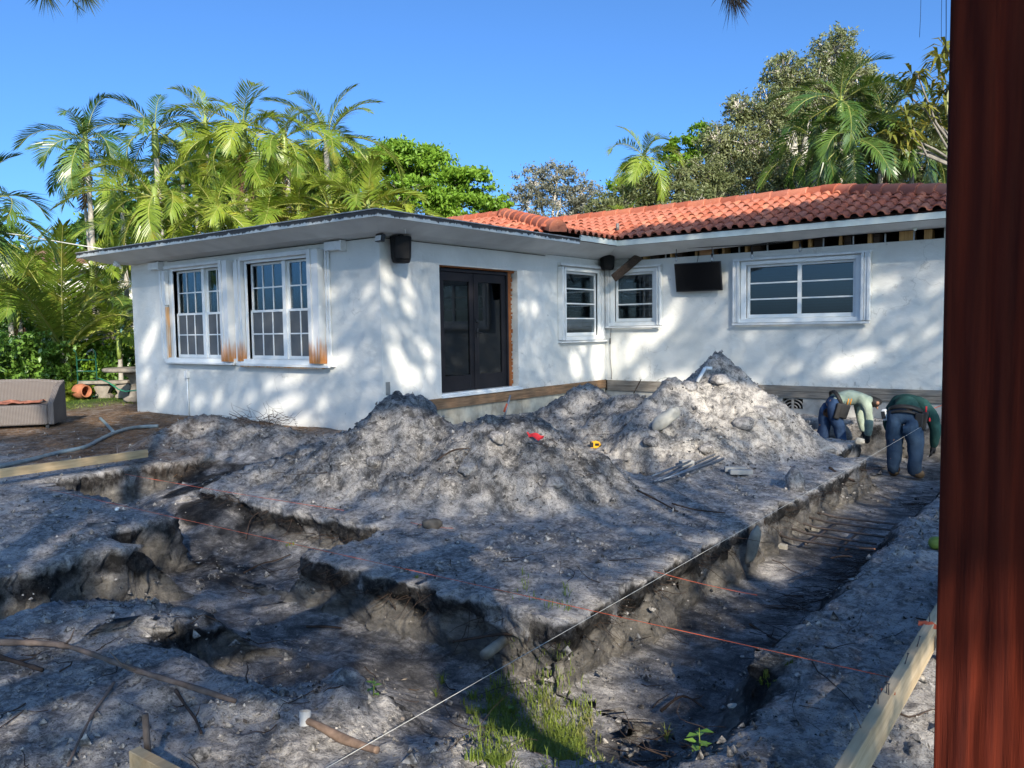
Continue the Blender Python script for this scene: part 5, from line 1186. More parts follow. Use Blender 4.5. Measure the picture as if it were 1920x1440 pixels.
for y in (-6.2, -4.3, -3.1): m = MB(); m.bx((8.225, y, -.35), (8.265, y+.04, .10)); obj('stake', m, M_LUMBERX, t, .003)
def ribbon(name, label, cat, c, sz, mat, seed, n=7):
    g_ = np.random.default_rng(seed); d1 = np.array([1, .3, -.15]); d1 /= np.linalg.norm(d1); d2 = np.cross(d1, (0.3, -.5, .8)); d2 /= np.linalg.norm(d2); nn = np.cross(d1, d2)
    m = MB(); vs = []
    for i in range(n+1):
        for j in (0, .5, 1): vs.append(np.array(c)+d1*sz[0]*i/n+d2*sz[1]*(j-.5)*(1-.3*abs(i/n-.5))+nn*(.10*sz[0]*math.sin(i*1.4+j)+.03*sz[0]*g_.normal()))
    m.add(vs, [(i*3+j, (i+1)*3+j, (i+1)*3+j+1, i*3+j+1) for i in range(n) for j in range(2)], 0, True)
    o = obj(name, m, mat, None, recalc=False); tag(o, label, cat); return o
q = at(1722, 1166, z=.16); ribbon('flag_tape', 'orange flag tape tied near the end of the batter board', 'flag tape', q, (.10, .03), M_ORANGE, 3)
q = at(1652, 1294, z=.15); ribbon('flag_tape', 'short orange tail knotted where the string meets the batter board', 'flag tape', q, (.05, .02), M_ORANGE, 5)
M_RED = plain('red_cloth', (.70, .035, .04), .7); q = lay_pts([(1003, 816)], .05)[0]
for px in (): pass
a = lay_pts([(1001, 820)], .0, .4)[0]; a = a+(CAM-a)/np.linalg.norm(CAM-a)*.05+np.array([-.07, -.03, .03]); ribbon('red_marker_flag', 'bright red marker cloth stuck on the middle heap', 'flag', a, (.19, .07), M_RED, 8)
t = thing('timber_plank', 'short pine board end with a stake at the bottom edge of the view', 'plank', (6.2, -7.03, .08)); m = MB(); m.beam((6.17, -7.05, .075), (7.9, -6.98, .075), .04, .09); obj('board', m, M_LUMBER, t, .003)
m = MB(); q = at(277, 1425, y=-7.0); m.tube([(q[0], -6.99, -.15), (q[0], -7.0, .12), (q[0]-.005, -7.0, at(277, 1342, y=-7.0)[2])], .012, 7); obj('stake', m, M_BRANCH, t)
def string(label, a, b, mat, r=.0032, sag=.01):
    t = thing('string_line', label, 'string', a); a = np.array(a); b = np.array(b); m = MB(); m.tube([a+(b-a)*s-np.array([0, 0, sag*4*s*(1-s)]) for s in np.linspace(0, 1, 9)], r, 5); obj('cord', m, mat, t)
string('white mason line running along the right trench edge to the stooping men', (6.62, 5.3, .10), (6.73, -8.0, .05), M_WSTRING, .0015)
string('orange mason line stretched along the front edge of the dug platform', (.4, -5.03, .07), (8.17, -4.89, .10), M_ORANGE, .0018, .0)
string('orange mason line over the rear trench at the left', at(235, 889, z=.03), at(645, 957, z=.03), M_ORANGE, .0020)
string('faint orange line crossing the right trench from the platform', at(1223, 1070, z=-.02), at(1420, 1116, z=-.1), M_ORANGE, .0020)
string('short orange line at the far right behind the stooping men', at(1735, 770, z=.2), at(1772, 757, z=.25), M_ORANGE, .006)
string('slack orange line lying across the flat top of the platform', lay_pts([(770, 984)], .02)[0], lay_pts([(850, 995)], .02)[0], M_ORANGE, .0020)
# marked steel stake on the heaps
a, b = at(940, 786, d=9.0), at(957, 741, d=9.0); t = thing('steel_stake', 'steel stake with an orange painted band leaning before the door', 'stake', a); m = MB(); m.tube([a-(0, 0, .1), b], .011, 7); obj('rod', m, M_BLUESTEEL, t); m = MB(); m.tube([a+(b-a)*.3, a+(b-a)*.65], .0135, 7); obj('painted_band', m, M_ORANGE, t)
# rebar mat in the right trench
t = thing('rebar_mat', 'tied steel rebar mat lying in the right trench', 'rebar mat', at(1560, 1000, z=-.5))
Z5 = lambda x, y: at(1400+x/3.692, 700+y/3.692, z=-.42)
def mat_bar(p0, p1, dz):
    a, b = Z5(*p0), Z5(*p1); P_ = []
    for u in np.linspace(0, 1, 9): q = a+(b-a)*u; q[2] = max(-.415, min(gz_fast(q[0], q[1])+.03, -.36))+dz; P_.append(q)
    P_ = np.array(P_); P_[:, 2] = P_[:, 2].mean()*.6+P_[:, 2]*.4; m = MB(); m.tube(P_, .0115, 7); obj('rebar', m, M_STEEL, t)
for p0, p1 in (((445, 985), (1165, 1070)), ((390, 1018), (1100, 1108)), ((330, 1055), (960, 1142)), ((265, 1095), (900, 1192)), ((215, 1140), (890, 1243))): mat_bar(p0, p1, 0)
for p0, p1 in (((448, 992), (220, 1140)), ((645, 1015), (405, 1172)), ((838, 1038), (630, 1205)), ((1062, 1065), (960, 1165))): mat_bar(p0, p1, -.021)
for x, y in ((480, 1045), (250, 1165)): q = Z5(x, y); m = MB(); m.bx(q+(-.035, -.035, -.085), q+(.035, .035, -.026)); tag(obj('spacer_block', m, M_ROCK, None, .004), 'concrete spacer block under the %s of the rebar mat' % ('far left corner' if y < 1100 else 'near left corner'), 'block')
# loose rebar and blocks on the platform
Z4 = lambda x, y, dz=.03: lay_pts([(1000+x/3.4286, 640+y/3.4286)], dz)[0]
BG = 'loose rebar lying by the tall heap'
for i, ((x0, y0), (x1, y1), lab) in enumerate((((755, 918), (1165, 738), 'topmost loose bar'), ((775, 920), (1225, 770), 'second loose bar'), ((800, 922), (1222, 780), 'third loose bar'), ((830, 922), (1215, 785), 'fourth loose bar'), ((860, 920), (1195, 775), 'fifth loose bar'), ((760, 915), (1010, 815), 'short loose bar at the burrow end'))):
    a, b = Z4(x0, y0, .02+.012*i), Z4(x1, y1, .02+.012*i); t = thing('steel_bar', ('straight blue-grey bar nearest the burrow, pointing at the heap', 'blue-grey bar second from the burrow in the loose bundle', 'blue-grey bar in the middle of the loose bundle', 'blue-grey bar just below the middle of the loose bundle', 'blue-grey bar nearest the two offcuts in the loose bundle', 'short blue-grey bar beside the burrow')[i], 'rebar', a, BG); m = MB(); m.tube([a, b], .0105, 7); obj('rod', m, M_BLUESTEEL, t)
M_OFF = plain('grey_timber_offcut', (.36, .35, .33), .8, 0, .2, .15, 8)
for i, (x, y, lab) in enumerate(((1300, 850, 'grey timber offcut lying behind its twin beside the loose bars'), (1335, 868, 'grey timber offcut in front of its twin beside the loose bars'), (985, 815, 'grey block resting on the loose bars'))):
    q = Z4(x, y, .05); m = MB(); m.box(q, (.24 if i < 2 else .15, .09, .05 if i < 2 else .075), rotz(R(30 if i < 2 else 52))); tag(obj('timber_offcut', m, M_OFF, None, .005), lab, 'offcut', 'offcuts by the loose bars')
# tape measure
q = lay_pts([(1117, 838)], 0, .2)[0]; q = q+(CAM-q)/np.linalg.norm(CAM-q)*.06; q[2] += .03; t = thing('tape_measure', 'yellow and black tape measure lying in a dip of the heaps', 'tape measure', q); rt = rotz(R(25))
m = MB(); pr = [(-.055, -.04), (.06, -.04), (.062, 0), (.04, .035), (.0, .048), (-.045, .035), (-.058, 0)]
vs = [rt @ np.array([x*1.15, y, z_*1.1])+q for y in (-.025, .025) for x, z_ in pr]; k = len(pr); m.add(vs, [tuple(range(k))[::-1], tuple(range(k, 2*k))]+[(i, (i+1) % k, k+(i+1) % k, k+i) for i in range(k)]); obj('case', m, plain('yellow_plastic', (.72, .38, .02), .4), t, .006)
m = MB(); m.box(q+rt @ np.array([-.05, 0, 0]), (.05, .058, .07), rt); obj('grip', m, M_DARK, t, .008)
m = MB(); m.box(q+rt @ np.array([.02, -.027, .005]), (.05, .004, .03), rt); obj('label', m, M_DARK, t)
# white pipe scraps
a, b, c_ = at(1307, 716, d=10.55), at(1322, 690, d=10.6), at(1335, 691, d=10.6); t = thing('pipe_scrap', 'bent white pipe scrap stuck near the top of the tall heap', 'pipe', a); m = MB(); m.tube([a, b], .024, 8); obj('long_leg', m, M_WHITEP, t); m = MB(); m.tube([b, c_], .024, 8); obj('short_leg', m, M_WHITEP, t)
P_ = lay_pts([(219, 959), (239, 951)], .02); t = thing('pipe_scrap', 'small white pipe stub at the edge of the left trench', 'pipe', P_[0]); m = MB(); m.tube(P_, .016, 8); obj('stub', m, M_WHITEP, t)
# iron pipe with a white coupling at the bottom edge
P_ = smooth_path(lay_pts([(572, 1366), (600, 1378), (640, 1400), (680, 1415), (708, 1424)], .035)); t = thing('iron_pipe', 'rusty iron pipe with a white coupling on the foreground sand', 'pipe', P_[0]); m = MB(); m.tube(P_, .0135+.006*np.exp(-((np.arange(len(P_))-12)/5.0)**2), 9); obj('tube', m, plain('rusty_iron', (.19, .13, .095), .75, .2, .3, .35, 30), t)
m = MB(); q = P_[0]; d_ = np.array([-.15, .2, 1.0]); d_ /= np.linalg.norm(d_); m.tube([q-d_*.02, q+d_*.03], .021, 12, 0, False); m.tube([q+d_*.012, q+d_*.034], .024, 12, 0, False); obj('coupling', m, plain('pale_fitting', (.5, .49, .47), .5), t)
# branches and roots big enough to point at
def stick(label, pl, r, dz=.02, mat=None, name='branch', cat='branch', raw=False, knots=0):
    p = np.array(pl) if raw else np.array(lay_pts(pl, dz)); P_ = smooth_path(p, 5); t = thing(name, label, cat, P_[0]); g_ = np.random.default_rng(len(label)); k = len(P_)
    rad = r*(1-.35*np.arange(k)/k)*(1+.12*g_.normal(size=k)); m = MB(); m.tube(P_, np.abs(rad), 7); obj('stem', m, mat or M_BRANCH, t)
    for i in range(knots):
        j = int((i+1)*k/(knots+1)); v = g_.normal(size=3); v[2] = abs(v[2]); v /= np.linalg.norm(v); m = MB(); m.tube([P_[j], P_[j]+v*r*5, P_[j]+v*r*8+(0, 0, r*2)], [r*.5, r*.3, r*.12], 5); obj('twig', m, mat or M_BRANCH, t)
    return t
stick('long bare branch laid across the lower left foreground', [(-30, 1216), (60, 1218), (120, 1223), (180, 1242), (260, 1272), (350, 1300), (442, 1330)], .0165, .035, knots=2)
stick('thin reddish stick slanting down the lower left corner', [(214, 1288), (200, 1310), (172, 1352), (148, 1400), (128, 1445)], .0075, .02)
stick('forked dark twig hanging below the long branch', [(330, 1306), (348, 1335), (366, 1360), (378, 1388)], .0075, .03, M_TWIG, knots=2)
stick('broken dark root at the left edge above the foreground sand', [(-20, 1238), (30, 1252), (80, 1268)], .014, .03, M_TWIG, knots=1)
stick('thin root arching across the left trench floor', [(458, 1085), (490, 1068), (515, 1062), (545, 1050)], .008, .05, M_TWIG)
stick('root poking out of the rear trench wall at the left', [(462, 1020), (470, 985), (485, 970)], .007, .05, M_TWIG, knots=2)
stick('straight root lying at the foot of the right bank', [(1405, 1178), (1445, 1203), (1500, 1230)], .009, .03, M_TWIG, knots=1)
stick('dark root arched over the soil in the lower right', [(1240, 1350), (1280, 1322), (1320, 1345)], .008, .05, M_TWIG, knots=2)
stick('crooked dark root lying across the platform below the loose bars', [(1195, 925), (1225, 940), (1270, 965)], .011, .03, M_TWIG, knots=1)
stick('long dark root trailing over the platform below the burrow', [(1260, 950), (1305, 962), (1360, 968)], .009, .03, M_TWIG)
stick('root sticking out of the right trench wall under the white line', [(1555, 885), (1580, 900), (1602, 910)], .014, .05, M_TWIG)
stick('dark root on the front trench floor by the cut root end', [(850, 1212), (890, 1205), (940, 1198), (975, 1200)], .010, .03, M_TWIG)
stick('dark root lying at the foot of the platform left of the cut root', [(575, 1180), (610, 1180), (640, 1183)], .010, .02, M_TWIG)
stick('thin root lying on the middle heap left of the red cloth', [(820, 868), (850, 850), (880, 846), (790, 905)][:3], .008, .03, M_TWIG)
stick('dark stick leaning out of the left heap', [at(470, 792, d=11), at(430, 776, d=11.1)], .008, raw=True, mat=M_TWIG)
stick('twig poking up from the pale heap beside the corner', [at(1188, 738, d=10.9), at(1202, 711, d=10.9)], .009, raw=True, mat=M_TWIG)
stick('twig bowed over the top of the left-hand heap', [at(712, 758, d=8.6), at(735, 751, d=8.5), at(752, 750, d=8.5)], .006, raw=True, mat=M_TWIG)
q = at(917, 1222, z=-.30); t = thing('cut_root', 'round sawn root end showing in the front trench wall', 'root', q); m = MB(); d_ = np.array([.05, -1, -.1]); d_ /= np.linalg.norm(d_); m.tube([q-d_*.15, q+d_*.05], .032, 12); obj('stump', m, M_SLAB, t)
# rocks
def rock(label, c, sz, rot, seed, mat=M_ROCK, name='limestone_lump', cat='rock', group=None, amp=.16):
    bm = bmesh.new(); bmesh.ops.create_icosphere(bm, subdivisions=3, radius=1.0); V = np.array([v.co[:] for v in bm.verts]); n = fbm(V[:, 0]*1.2+seed, V[:, 1]*1.2, V[:, 2]*1.2, 4)
    V = V*(1+amp*1.6*n)[:, None]; V = np.sign(V)*np.abs(V)**.82*np.array(sz); V = V @ np.array(rot).T+np.array(c)
    F = [tuple(v.index for v in f.verts) for f in bm.faces]; bm.free(); o = link_mesh(name, V, F, mat, None, smooth=True); tag(o, label, cat, group); return o
RK = 'pale limestone lumps'
rock('long pale limestone lump on the left flank of the tall heap', at(1248, 785, d=9.7), (.20, .085, .085), rotz(R(35)) @ roty(R(-38)), 1, group=RK)
rock('pale limestone slab leaning on the right corner of the platform', at(1412, 1022, z=-.22), (.045, .03, .16), rotx(R(-14)) @ roty(R(10)), 2, M_SLAB, group=RK)
rock('dark earth block fallen against the right trench wall', at(1545, 936, z=-.45), (.16, .14, .12), rotz(R(20)), 3, M_SOIL, 'earth_block', 'earth block')
rock('grey slab of earth upright in the right trench wall', at(1492, 905, z=-.05), (.09, .10, .16), rotz(R(10)), 5, M_SOIL, 'earth_block', 'earth block')
rock('round brown clod on the flat platform below the heaps', lay_pts([(810, 988)], .02)[0], (.085, .06, .05), rotz(.5), 6, plain('brown_clod', (.13, .11, .09), .95, 0, .1, .4, 12, .6, 30), 'clod', 'clod')
rock('white stone at the foot of the tall heap beside the man in green', at(1612, 827, z=-.02), (.06, .05, .045), rotz(.2), 7, M_ROCK, 'limestone_lump', 'rock', RK)
rock('small pale slab lying near the bottom grass', lay_pts([(1375, 1332)], .02)[0], (.03, .02, .012), rotz(.7), 8, M_ROCK, 'limestone_lump', 'rock', RK)
for i, (px, py, s) in enumerate(((1290, 700, .09), (1350, 740, .10), (1425, 765, .11), (1395, 800, .10), (1330, 845, .09), (1160, 800, .08), (1220, 820, .07), (1450, 800, .09), (930, 830, .08), (1040, 905, .07), (880, 880, .08), (700, 830, .08))):
    q = lay_pts([(px, py)], .01, .3)[0] if py > 860 else at(px, py, d={1290: 10.4, 1350: 10.5, 1425: 10.2, 1395: 9.9, 1330: 9.5, 1160: 9.5, 1220: 9.4, 1450: 10.2, 930: 7.7, 1040: 7.6, 880: 7.4, 700: 8.0}[px])
    q[2] = gz(q[0], q[1])+.0
    rock(('soil clod near the bent white pipe', 'soil clod under the top of the tall heap', 'soil clod on the right shoulder of the tall heap', 'soil clod low on the right flank of the tall heap', 'soil clod above the loose bars', 'soil clod between tape measure and the tall heap', 'soil clod over the burrow mouth', 'soil clod on the outer right flank of the tall heap', 'soil clod on the middle heap left of the red cloth', 'soil clod at the foot of the middle heap', 'soil clod low on the front of the middle heap', 'soil clod on the dark left-hand heap')[i], q, (s*1.3, s, s*.75), rotz(i*1.1), 20+i, M_SOIL, 'soil_clod', 'clod', 'larger clods on the heaps', .22)
# coconut, orange wires
q = at(1757, 1030, z=.03); q[2] = gz(q[0], q[1])+.045; rock('green coconut beside the red post on the right bank', q, (.055, .045, .045), rotz(.3), 9, plain('green_husk', (.14, .19, .03), .5), 'coconut', 'coconut', amp=.03)
stick('orange root strand lying across the roots in the right trench', [(1585, 1041), (1607, 1038), (1640, 1043)], .008, .05, plain('orange_strand', (.55, .22, .10), .6), 'root_strand', 'root')
stick('orange root strand nearer the camera in the right trench', [(1558, 1057), (1580, 1053), (1598, 1054)], .008, .05, plain('orange_strand_two', (.55, .24, .12), .6), 'root_strand', 'root')

# ================================================================ PORCH POST, PINE
def post_mat():
    t = NT('red_stained_timber'); v = t.pos((24, 24, 1.2)); n = t.noise(v, 1.2, 6, .6, .8); n2 = t.noise(t.pos((60, 60, 2)), 1.4, 5, .7, .5); n3 = t.noise(t.pos(), 9, 4)
    wv = t.n('ShaderNodeTexWave', wave_type='BANDS', bands_direction='X'); wv.inputs['Scale'].default_value = 9; wv.inputs['Distortion'].default_value = 5; wv.inputs['Detail'].default_value = 2; wv.inputs['Detail Scale'].default_value = 1.2
    t.l(t.pos((1, 1, .22)), wv.inputs['Vector'])
    c = t.mix(t.ramp(n, [(.3, 0.0), (.7, 1.0)]), (.030, .005, .003), (.14, .021, .008))
    c = t.mix(t.ramp(wv.outputs['Fac'], [(.55, 0.0), (.95, .35)]), c, (.05, .008, .005))
    c = t.mix(t.ramp(n3, [(.62, 0.0), (.72, .4)]), c, (.07, .016, .010))
    h = t.math('ADD', t.math('MULTIPLY', wv.outputs['Fac'], .7), t.math('MULTIPLY', n2, .5))
    return t.done(t.bsdf(c, .75, 0, .12, t.bump(h, .7, .008)))
M_POST = post_mat()
porch = thing('pergola', 'timber pergola frame, added out of view, whose dark red post stands at the right edge of the view', 'pergola', (8.77, -7.08, 0))
m = MB(); m.bx((8.676, -7.178, -.1), (8.868, -6.986, 2.36)); obj('post', m, M_POST, porch, .004)
# drying crack: thin dark strips laid on the face, no groove cut
m = MB(); zz_ = [.92, 1.05, 1.16, 1.26, 1.36, 1.50, 1.62]; xs_ = [8.793, 8.790, 8.792, 8.786, 8.778, 8.776, 8.778]
for k in range(6): m.beam((xs_[k], -7.1785, zz_[k]), (xs_[k+1], -7.1785, zz_[k+1]), .0012, .0022, (0, 1, 0))
o = obj('crack', m, M_VOID, porch)
m = MB(); m.bx((8.70, -10.3, 2.362), (8.84, -6.8, 2.54)); obj('beam', m, M_POST, porch, .004)  # this beam and the rear post are added out of view
m = MB(); m.bx((8.676, -10.2, -.1), (8.868, -10.01, 2.36)); obj('post', m, M_POST, porch, .004)
M_NEED = leaf('pine_needles', (.05, .085, .02), (.12, .15, .04), (.22, .16, .06), .2, .5, .3)
M_NEEDB = plain('dry_pine_needles', (.10, .08, .06), .8)
pb = np.array([10.9, -12.6, 0]); t = thing('pine_tree', 'pine tree, trunk added out of view behind the pergola, with needle tufts dangling into the top of the view', 'tree', pb)
m = MB(); m.tube([pb-(0, 0, .1), pb+(-.1, .1, 3), pb+(-.2, .1, 6), pb+(0, .2, 10)], [.20, .17, .14, .08], 10); obj('trunk', m, M_BARK, t, recalc=False)  # trunk added out of view; only the needle tufts show
def pine_branch(tips, via, h):
    st_ = pb+(-.2, .1, h); m = MB(); m.tube(smooth_path([st_, (st_+via)/2+(0, 0, .3), via], 5), np.linspace(.045, .004, 11), 6, 0, False); obj('branch', m, M_BARK, t, recalc=False)
    for (q, dn, L, n_, mat) in tips:
        mm = MB(); g_ = np.random.default_rng(int(abs(q[0])*100)); mm.tube([via, (via+q)/2+(0, 0, -.05), q], [.003, .0025, .002], 5, 0, False)
        for k in range(n_):
            d_ = np.array(dn)+g_.normal(size=3)*.38; d_ /= np.linalg.norm(d_); a = q-np.array(dn)*g_.random()*.10; e = np.cross(d_, g_.normal(size=3)); e /= np.linalg.norm(e); l_ = L*(.6+.6*g_.random())
            mm.add([a-e*.0012, a+e*.0012, a+d_*l_*.6+e*.001-(0, 0, .12*l_), a+d_*l_-(0, 0, .3*l_)], [(0, 1, 2), (0, 2, 3)])
        obj('needle_tuft', mm, mat, t, recalc=False)
pine_branch([(at(85, -14, d=4.0), (.4, -.2, -.6), .11, 130, M_NEED), (at(146, 14, d=4.0), (.5, 0, -.5), .06, 30, M_NEED), (at(155, -16, d=3.9), (.5, -.1, -.6), .11, 150, M_NEED), (at(180, -22, d=4.1), (.5, -.1, -.4), .09, 50, M_NEED)], at(100, -90, d=4.0), 5.5)
pine_branch([(at(1372, -6, d=3.6), (.12, .1, -.9), .11, 150, M_NEEDB), (at(1385, -6, d=3.6), (.25, .1, -.8), .09, 50, M_NEEDB)], at(1350, -160, d=3.6), 6.5)
t = thing('dangling_wire', 'thin dark wires hanging down beside the top of the red post', 'wire', at(1775, 0, d=2.0))
for pl, r in ((((1727, -20), (1726, 30), (1724, 70)), .0006), (((1766, -20), (1765, 40), (1765, 78)), .0006), (((1774, -20), (1774, 60), (1773, 110)), .0010)):
    m = MB(); m.tube([at(px, py, d=2.0) for px, py in pl], r, 5); obj('strand', m, M_DARK, t)
# ================================================================ PEOPLE
M_SKIN = plain('brown_skin', (.30, .155, .095), .55, 0, .35, .1, 20)
M_HAIR = plain('black_hair', (.012, .010, .009), .6, 0, .3, .3, 40)
def denim_mat(n, a, b):
    t = NT(n); k = t.noise(t.pos(), 4.5, 6, .65); f = t.noise(t.pos((1, 1, .5)), 60, 3)
    c = t.mix(t.ramp(k, [(.35, 0.0), (.7, 1.0)]), a, b)
    return t.done(t.bsdf(c, .85, 0, .15, t.bump(t.math('ADD', t.math('MULTIPLY', k, 1.0), t.math('MULTIPLY', f, .2)), .6, .03)))
M_JEAN1 = denim_mat('dark_blue_denim', (.018, .036, .085), (.045, .085, .165))
M_JEAN2 = denim_mat('mid_blue_denim', (.022, .042, .078), (.052, .088, .140))
M_MINT = denim_mat('pale_green_shirt_cloth', (.24, .29, .225), (.40, .46, .37))
M_DGREEN = denim_mat('dark_green_shirt_cloth', (.011, .038, .034), (.028, .078, .070))
M_LEATH = plain('black_leather', (.022, .020, .019), .6, 0, .35, .3, 20)
M_BOOT = plain('tan_work_boot', (.17, .125, .08), .8, 0, .2, .3, 15)
M_GLOVE = plain('dark_work_glove', (.03, .03, .032), .85)

def skin_mesh(J, E, root, sub=2):
    names = list(J); idx = {n: i for i, n in enumerate(names)}
    me = bpy.data.meshes.new('tmp'); me.from_pydata([J[n][0] for n in names], [(idx[a], idx[b]) for a, b in E], [])
    o = bpy.data.objects.new('tmp', me); COL.objects.link(o)
    md = o.modifiers.new('skin', 'SKIN'); md.branch_smoothing = .6
    for i, n in enumerate(names):
        sv = me.skin_vertices[0].data[i]; r = J[n][1]; sv.radius = (r, r) if np.isscalar(r) else r; sv.use_root = (n == root)
    ss = o.modifiers.new('sub', 'SUBSURF'); ss.levels = sub; ss.render_levels = sub
    dg = bpy.context.evaluated_depsgraph_get(); ev = o.evaluated_get(dg); m2 = ev.to_mesh()
    V = np.array([v.co[:] for v in m2.vertices]); F = [tuple(p.vertices) for p in m2.polygons]; ev.to_mesh_clear()
    bpy.data.objects.remove(o); bpy.data.meshes.remove(me)
    return V, F
def seg_dist(V, a, b):
    a = np.array(a); b = np.array(b); d = b-a; t_ = np.clip(((V-a) @ d)/(d @ d+1e-9), 0, 1); return np.linalg.norm(V-(a+t_[:, None]*d), axis=1)
def person(label, origin, az, J, mats, big=1.0, belt=None, pouch_side=1, extras=None):
    """J: joint -> ((right, forward, up), radius); az: heading of 'forward' in degrees from +X"""
    t = thing('person', label, 'person', origin); t.rotation_euler.z = R(az-90)
    E = [('pelvis', 'spine'), ('spine', 'chest'), ('chest', 'upper'), ('upper', 'neck'), ('neck', 'head'), ('head', 'crown')]
    for s in ('L', 'R'):
        E += [('pelvis', 'hip'+s), ('hip'+s, 'thigh'+s), ('thigh'+s, 'knee'+s), ('knee'+s, 'calf'+s), ('calf'+s, 'ankle'+s), ('ankle'+s, 'toe'+s), ('upper', 'sho'+s), ('sho'+s, 'arm'+s), ('arm'+s, 'elb'+s), ('elb'+s, 'fore'+s), ('fore'+s, 'wri'+s)]
    for s in ('L', 'R'):
        def midp(a, b, f, r): return (tuple(np.array(J[a+s][0])*(1-f)+np.array(J[b+s][0])*f), r)
        J['thigh'+s] = midp('hip', 'knee', .45, J['hip'+s][1]*.86); J['calf'+s] = midp('knee', 'ankle', .35, J['knee'+s][1]*.98)
        J['arm'+s] = midp('sho', 'elb', .45, J['sho'+s][1]*.72); J['fore'+s] = midp('elb', 'wri', .35, J['elb'+s][1]*.95)
    V, F = skin_mesh(J, E, 'pelvis')
    reg = {'leg': [], 'shirt': [], 'head': [], 'foot': [], 'hand': []}
    for a, b in E:
        k = 'shirt'
        if a[:3] in ('hip', 'thi', 'kne', 'cal') : k = 'leg'
        if a == 'pelvis': k = 'leg' if b != 'spine' else 'mix'
        if a[:3] == 'ank': k = 'foot'
        if a in ('neck', 'head'): k = 'head'
        if k == 'mix':
            p = np.array(J['pelvis'][0]); q = np.array(J['spine'][0]); reg['leg'].append((p, p+(q-p)*.30)); reg['shirt'].append((p+(q-p)*.62, q)); continue
        reg[k].append((J[a][0], J[b][0]))
    keys = [k for k in reg if reg[k]]
    D_ = np.stack([np.min([seg_dist(V, a, b) for a, b in reg[k]], axis=0) for k in keys]); own = D_.argmin(0)
    body = link_mesh('body', V, F, M_SKIN, t, smooth=True, local=True)
    nrm = np.array([v.normal[:] for v in body.data.vertices])
    def cloth(name, which, off, mat, noise=.012, fr=7):
        ok = np.isin(own, [keys.index(w) for w in which]); fs = [f for f in F if np.mean(ok[list(f)]) > .4]
        used = sorted({i for f in fs for i in f}); mp = {i: k for k, i in enumerate(used)}; U = V[used]; N = nrm[used]
        U = U+N*(off+noise*fbm(U[:, 0]*fr+3, U[:, 1]*fr, U[:, 2]*fr*.8, 3))[:, None]
        return link_mesh(name, U, [tuple(mp[i] for i in f) for f in fs], mat, t, smooth=True, local=True)
    cloth('jeans', ['leg'], .012, mats['jeans'], .016, 8); cloth('shirt', ['shirt'], .015, mats['shirt'], .016, 6)
    for sg in (-1, 1):
        ok_ = own == keys.index('foot'); fs = [f for f in F if np.mean(ok_[list(f)]) > .4 and np.mean(V[list(f), 0])*sg > 0]
        used = sorted({i for f in fs for i in f}); mp = {i: k for k, i in enumerate(used)}
        link_mesh('boot', V[used]+nrm[used]*.012, [tuple(mp[i] for i in f) for f in fs], M_BOOT, t, smooth=True, local=True)
    # hair: the part of the head away from the face
    hd = np.array(J['head'][0]); cr = np.array(J['crown'][0]); fdir = J['_face']; okh = (own == keys.index('head')) & (((V-hd) @ np.array(fdir)) < .035) & (np.linalg.norm(V-hd, axis=1) < .22)
    fs = [f for f in F if np.mean(okh[list(f)]) > .5]
    if fs:
        used = sorted({i for f in fs for i in f}); mp = {i: k for k, i in enumerate(used)}; U = V[used]+nrm[used]*(.016+.012*np.abs(fbm(V[used][:, 0]*22, V[used][:, 1]*22, V[used][:, 2]*22, 2)))[:, None]
        link_mesh('hair', U, [tuple(mp[i] for i in f) for f in fs], M_HAIR, t, smooth=True, local=True)
    # ears and nose
    for s in (-1, 1):
        m = MB(); c = hd+np.array([s*.082, 0, 0]); m.lathe([(0, -.012), (.028, -.008), (.03, .008), (0, .012)], c, 10, roty(R(90))); obj('ear', m, M_SKIN, t, local=True)
    m = MB(); c = hd+np.array(fdir)*.105; m.tube([c-np.array(fdir)*.02, c+np.array(fdir)*.012], [.018, .010], 7); obj('nose', m, M_SKIN, t, local=True)
    # gloves: palm, four fingers, thumb
    for s, sg in (('L', -1), ('R', 1)):
        w_ = np.array(J['wri'+s][0]); e_ = np.array(J['elb'+s][0]); d = w_-e_; d /= np.linalg.norm(d); side = np.array([1.0, 0, 0]); side -= d*(side @ d); side /= np.linalg.norm(side); pal = np.cross(d, side)
        m = MB(); m.tube([w_-d*.02, w_+d*.03, w_+d*.085], [.032, .040, .036], 8); obj('glove', m, M_GLOVE, t, local=True)
        for k in range(4):
            b = w_+d*.085+pal*(k-1.5)*.019; L = (.07, .08, .075, .06)[k]; m = MB(); m.tube([b-d*.02, b+d*L*.5+side*-sg*.008, b+d*L*.9+side*-sg*.035], [.0105, .010, .008], 6); obj('finger', m, M_GLOVE, t, local=True)
        b = w_+d*.035+pal*.03; m = MB(); m.tube([b, b+d*.035+pal*.03-side*sg*.01, b+d*.07+pal*.035-side*sg*.025], [.012, .011, .009], 6); obj('thumb', m, M_GLOVE, t, local=True)
    return t
def belt_ring(t, c, n_, rx, ry, r, mat, name='belt', side=(1, 0, 0), wide=.04):
    n_ = np.array(n_, float); n_ /= np.linalg.norm(n_); x = np.array(side, float); x -= n_*(x @ n_); x /= np.linalg.norm(x); y = np.cross(n_, x); m = MB(); vs = []; K = 28
    for k in range(K):
        a = 2*math.pi*k/K; p = np.array(c)+x*rx*math.cos(a)+y*ry*math.sin(a); o_ = x*math.cos(a)+y*math.sin(a)
        vs += [p-n_*wide/2, p-n_*wide/2+o_*r, p+n_*wide/2+o_*r, p+n_*wide/2]
    m.add(vs, [(k*4+j, k*4+(j+1) % 4, ((k+1) % K)*4+(j+1) % 4, ((k+1) % K)*4+j) for k in range(K) for j in range(4)], 0, True); return obj(name, m, mat, t, local=True)
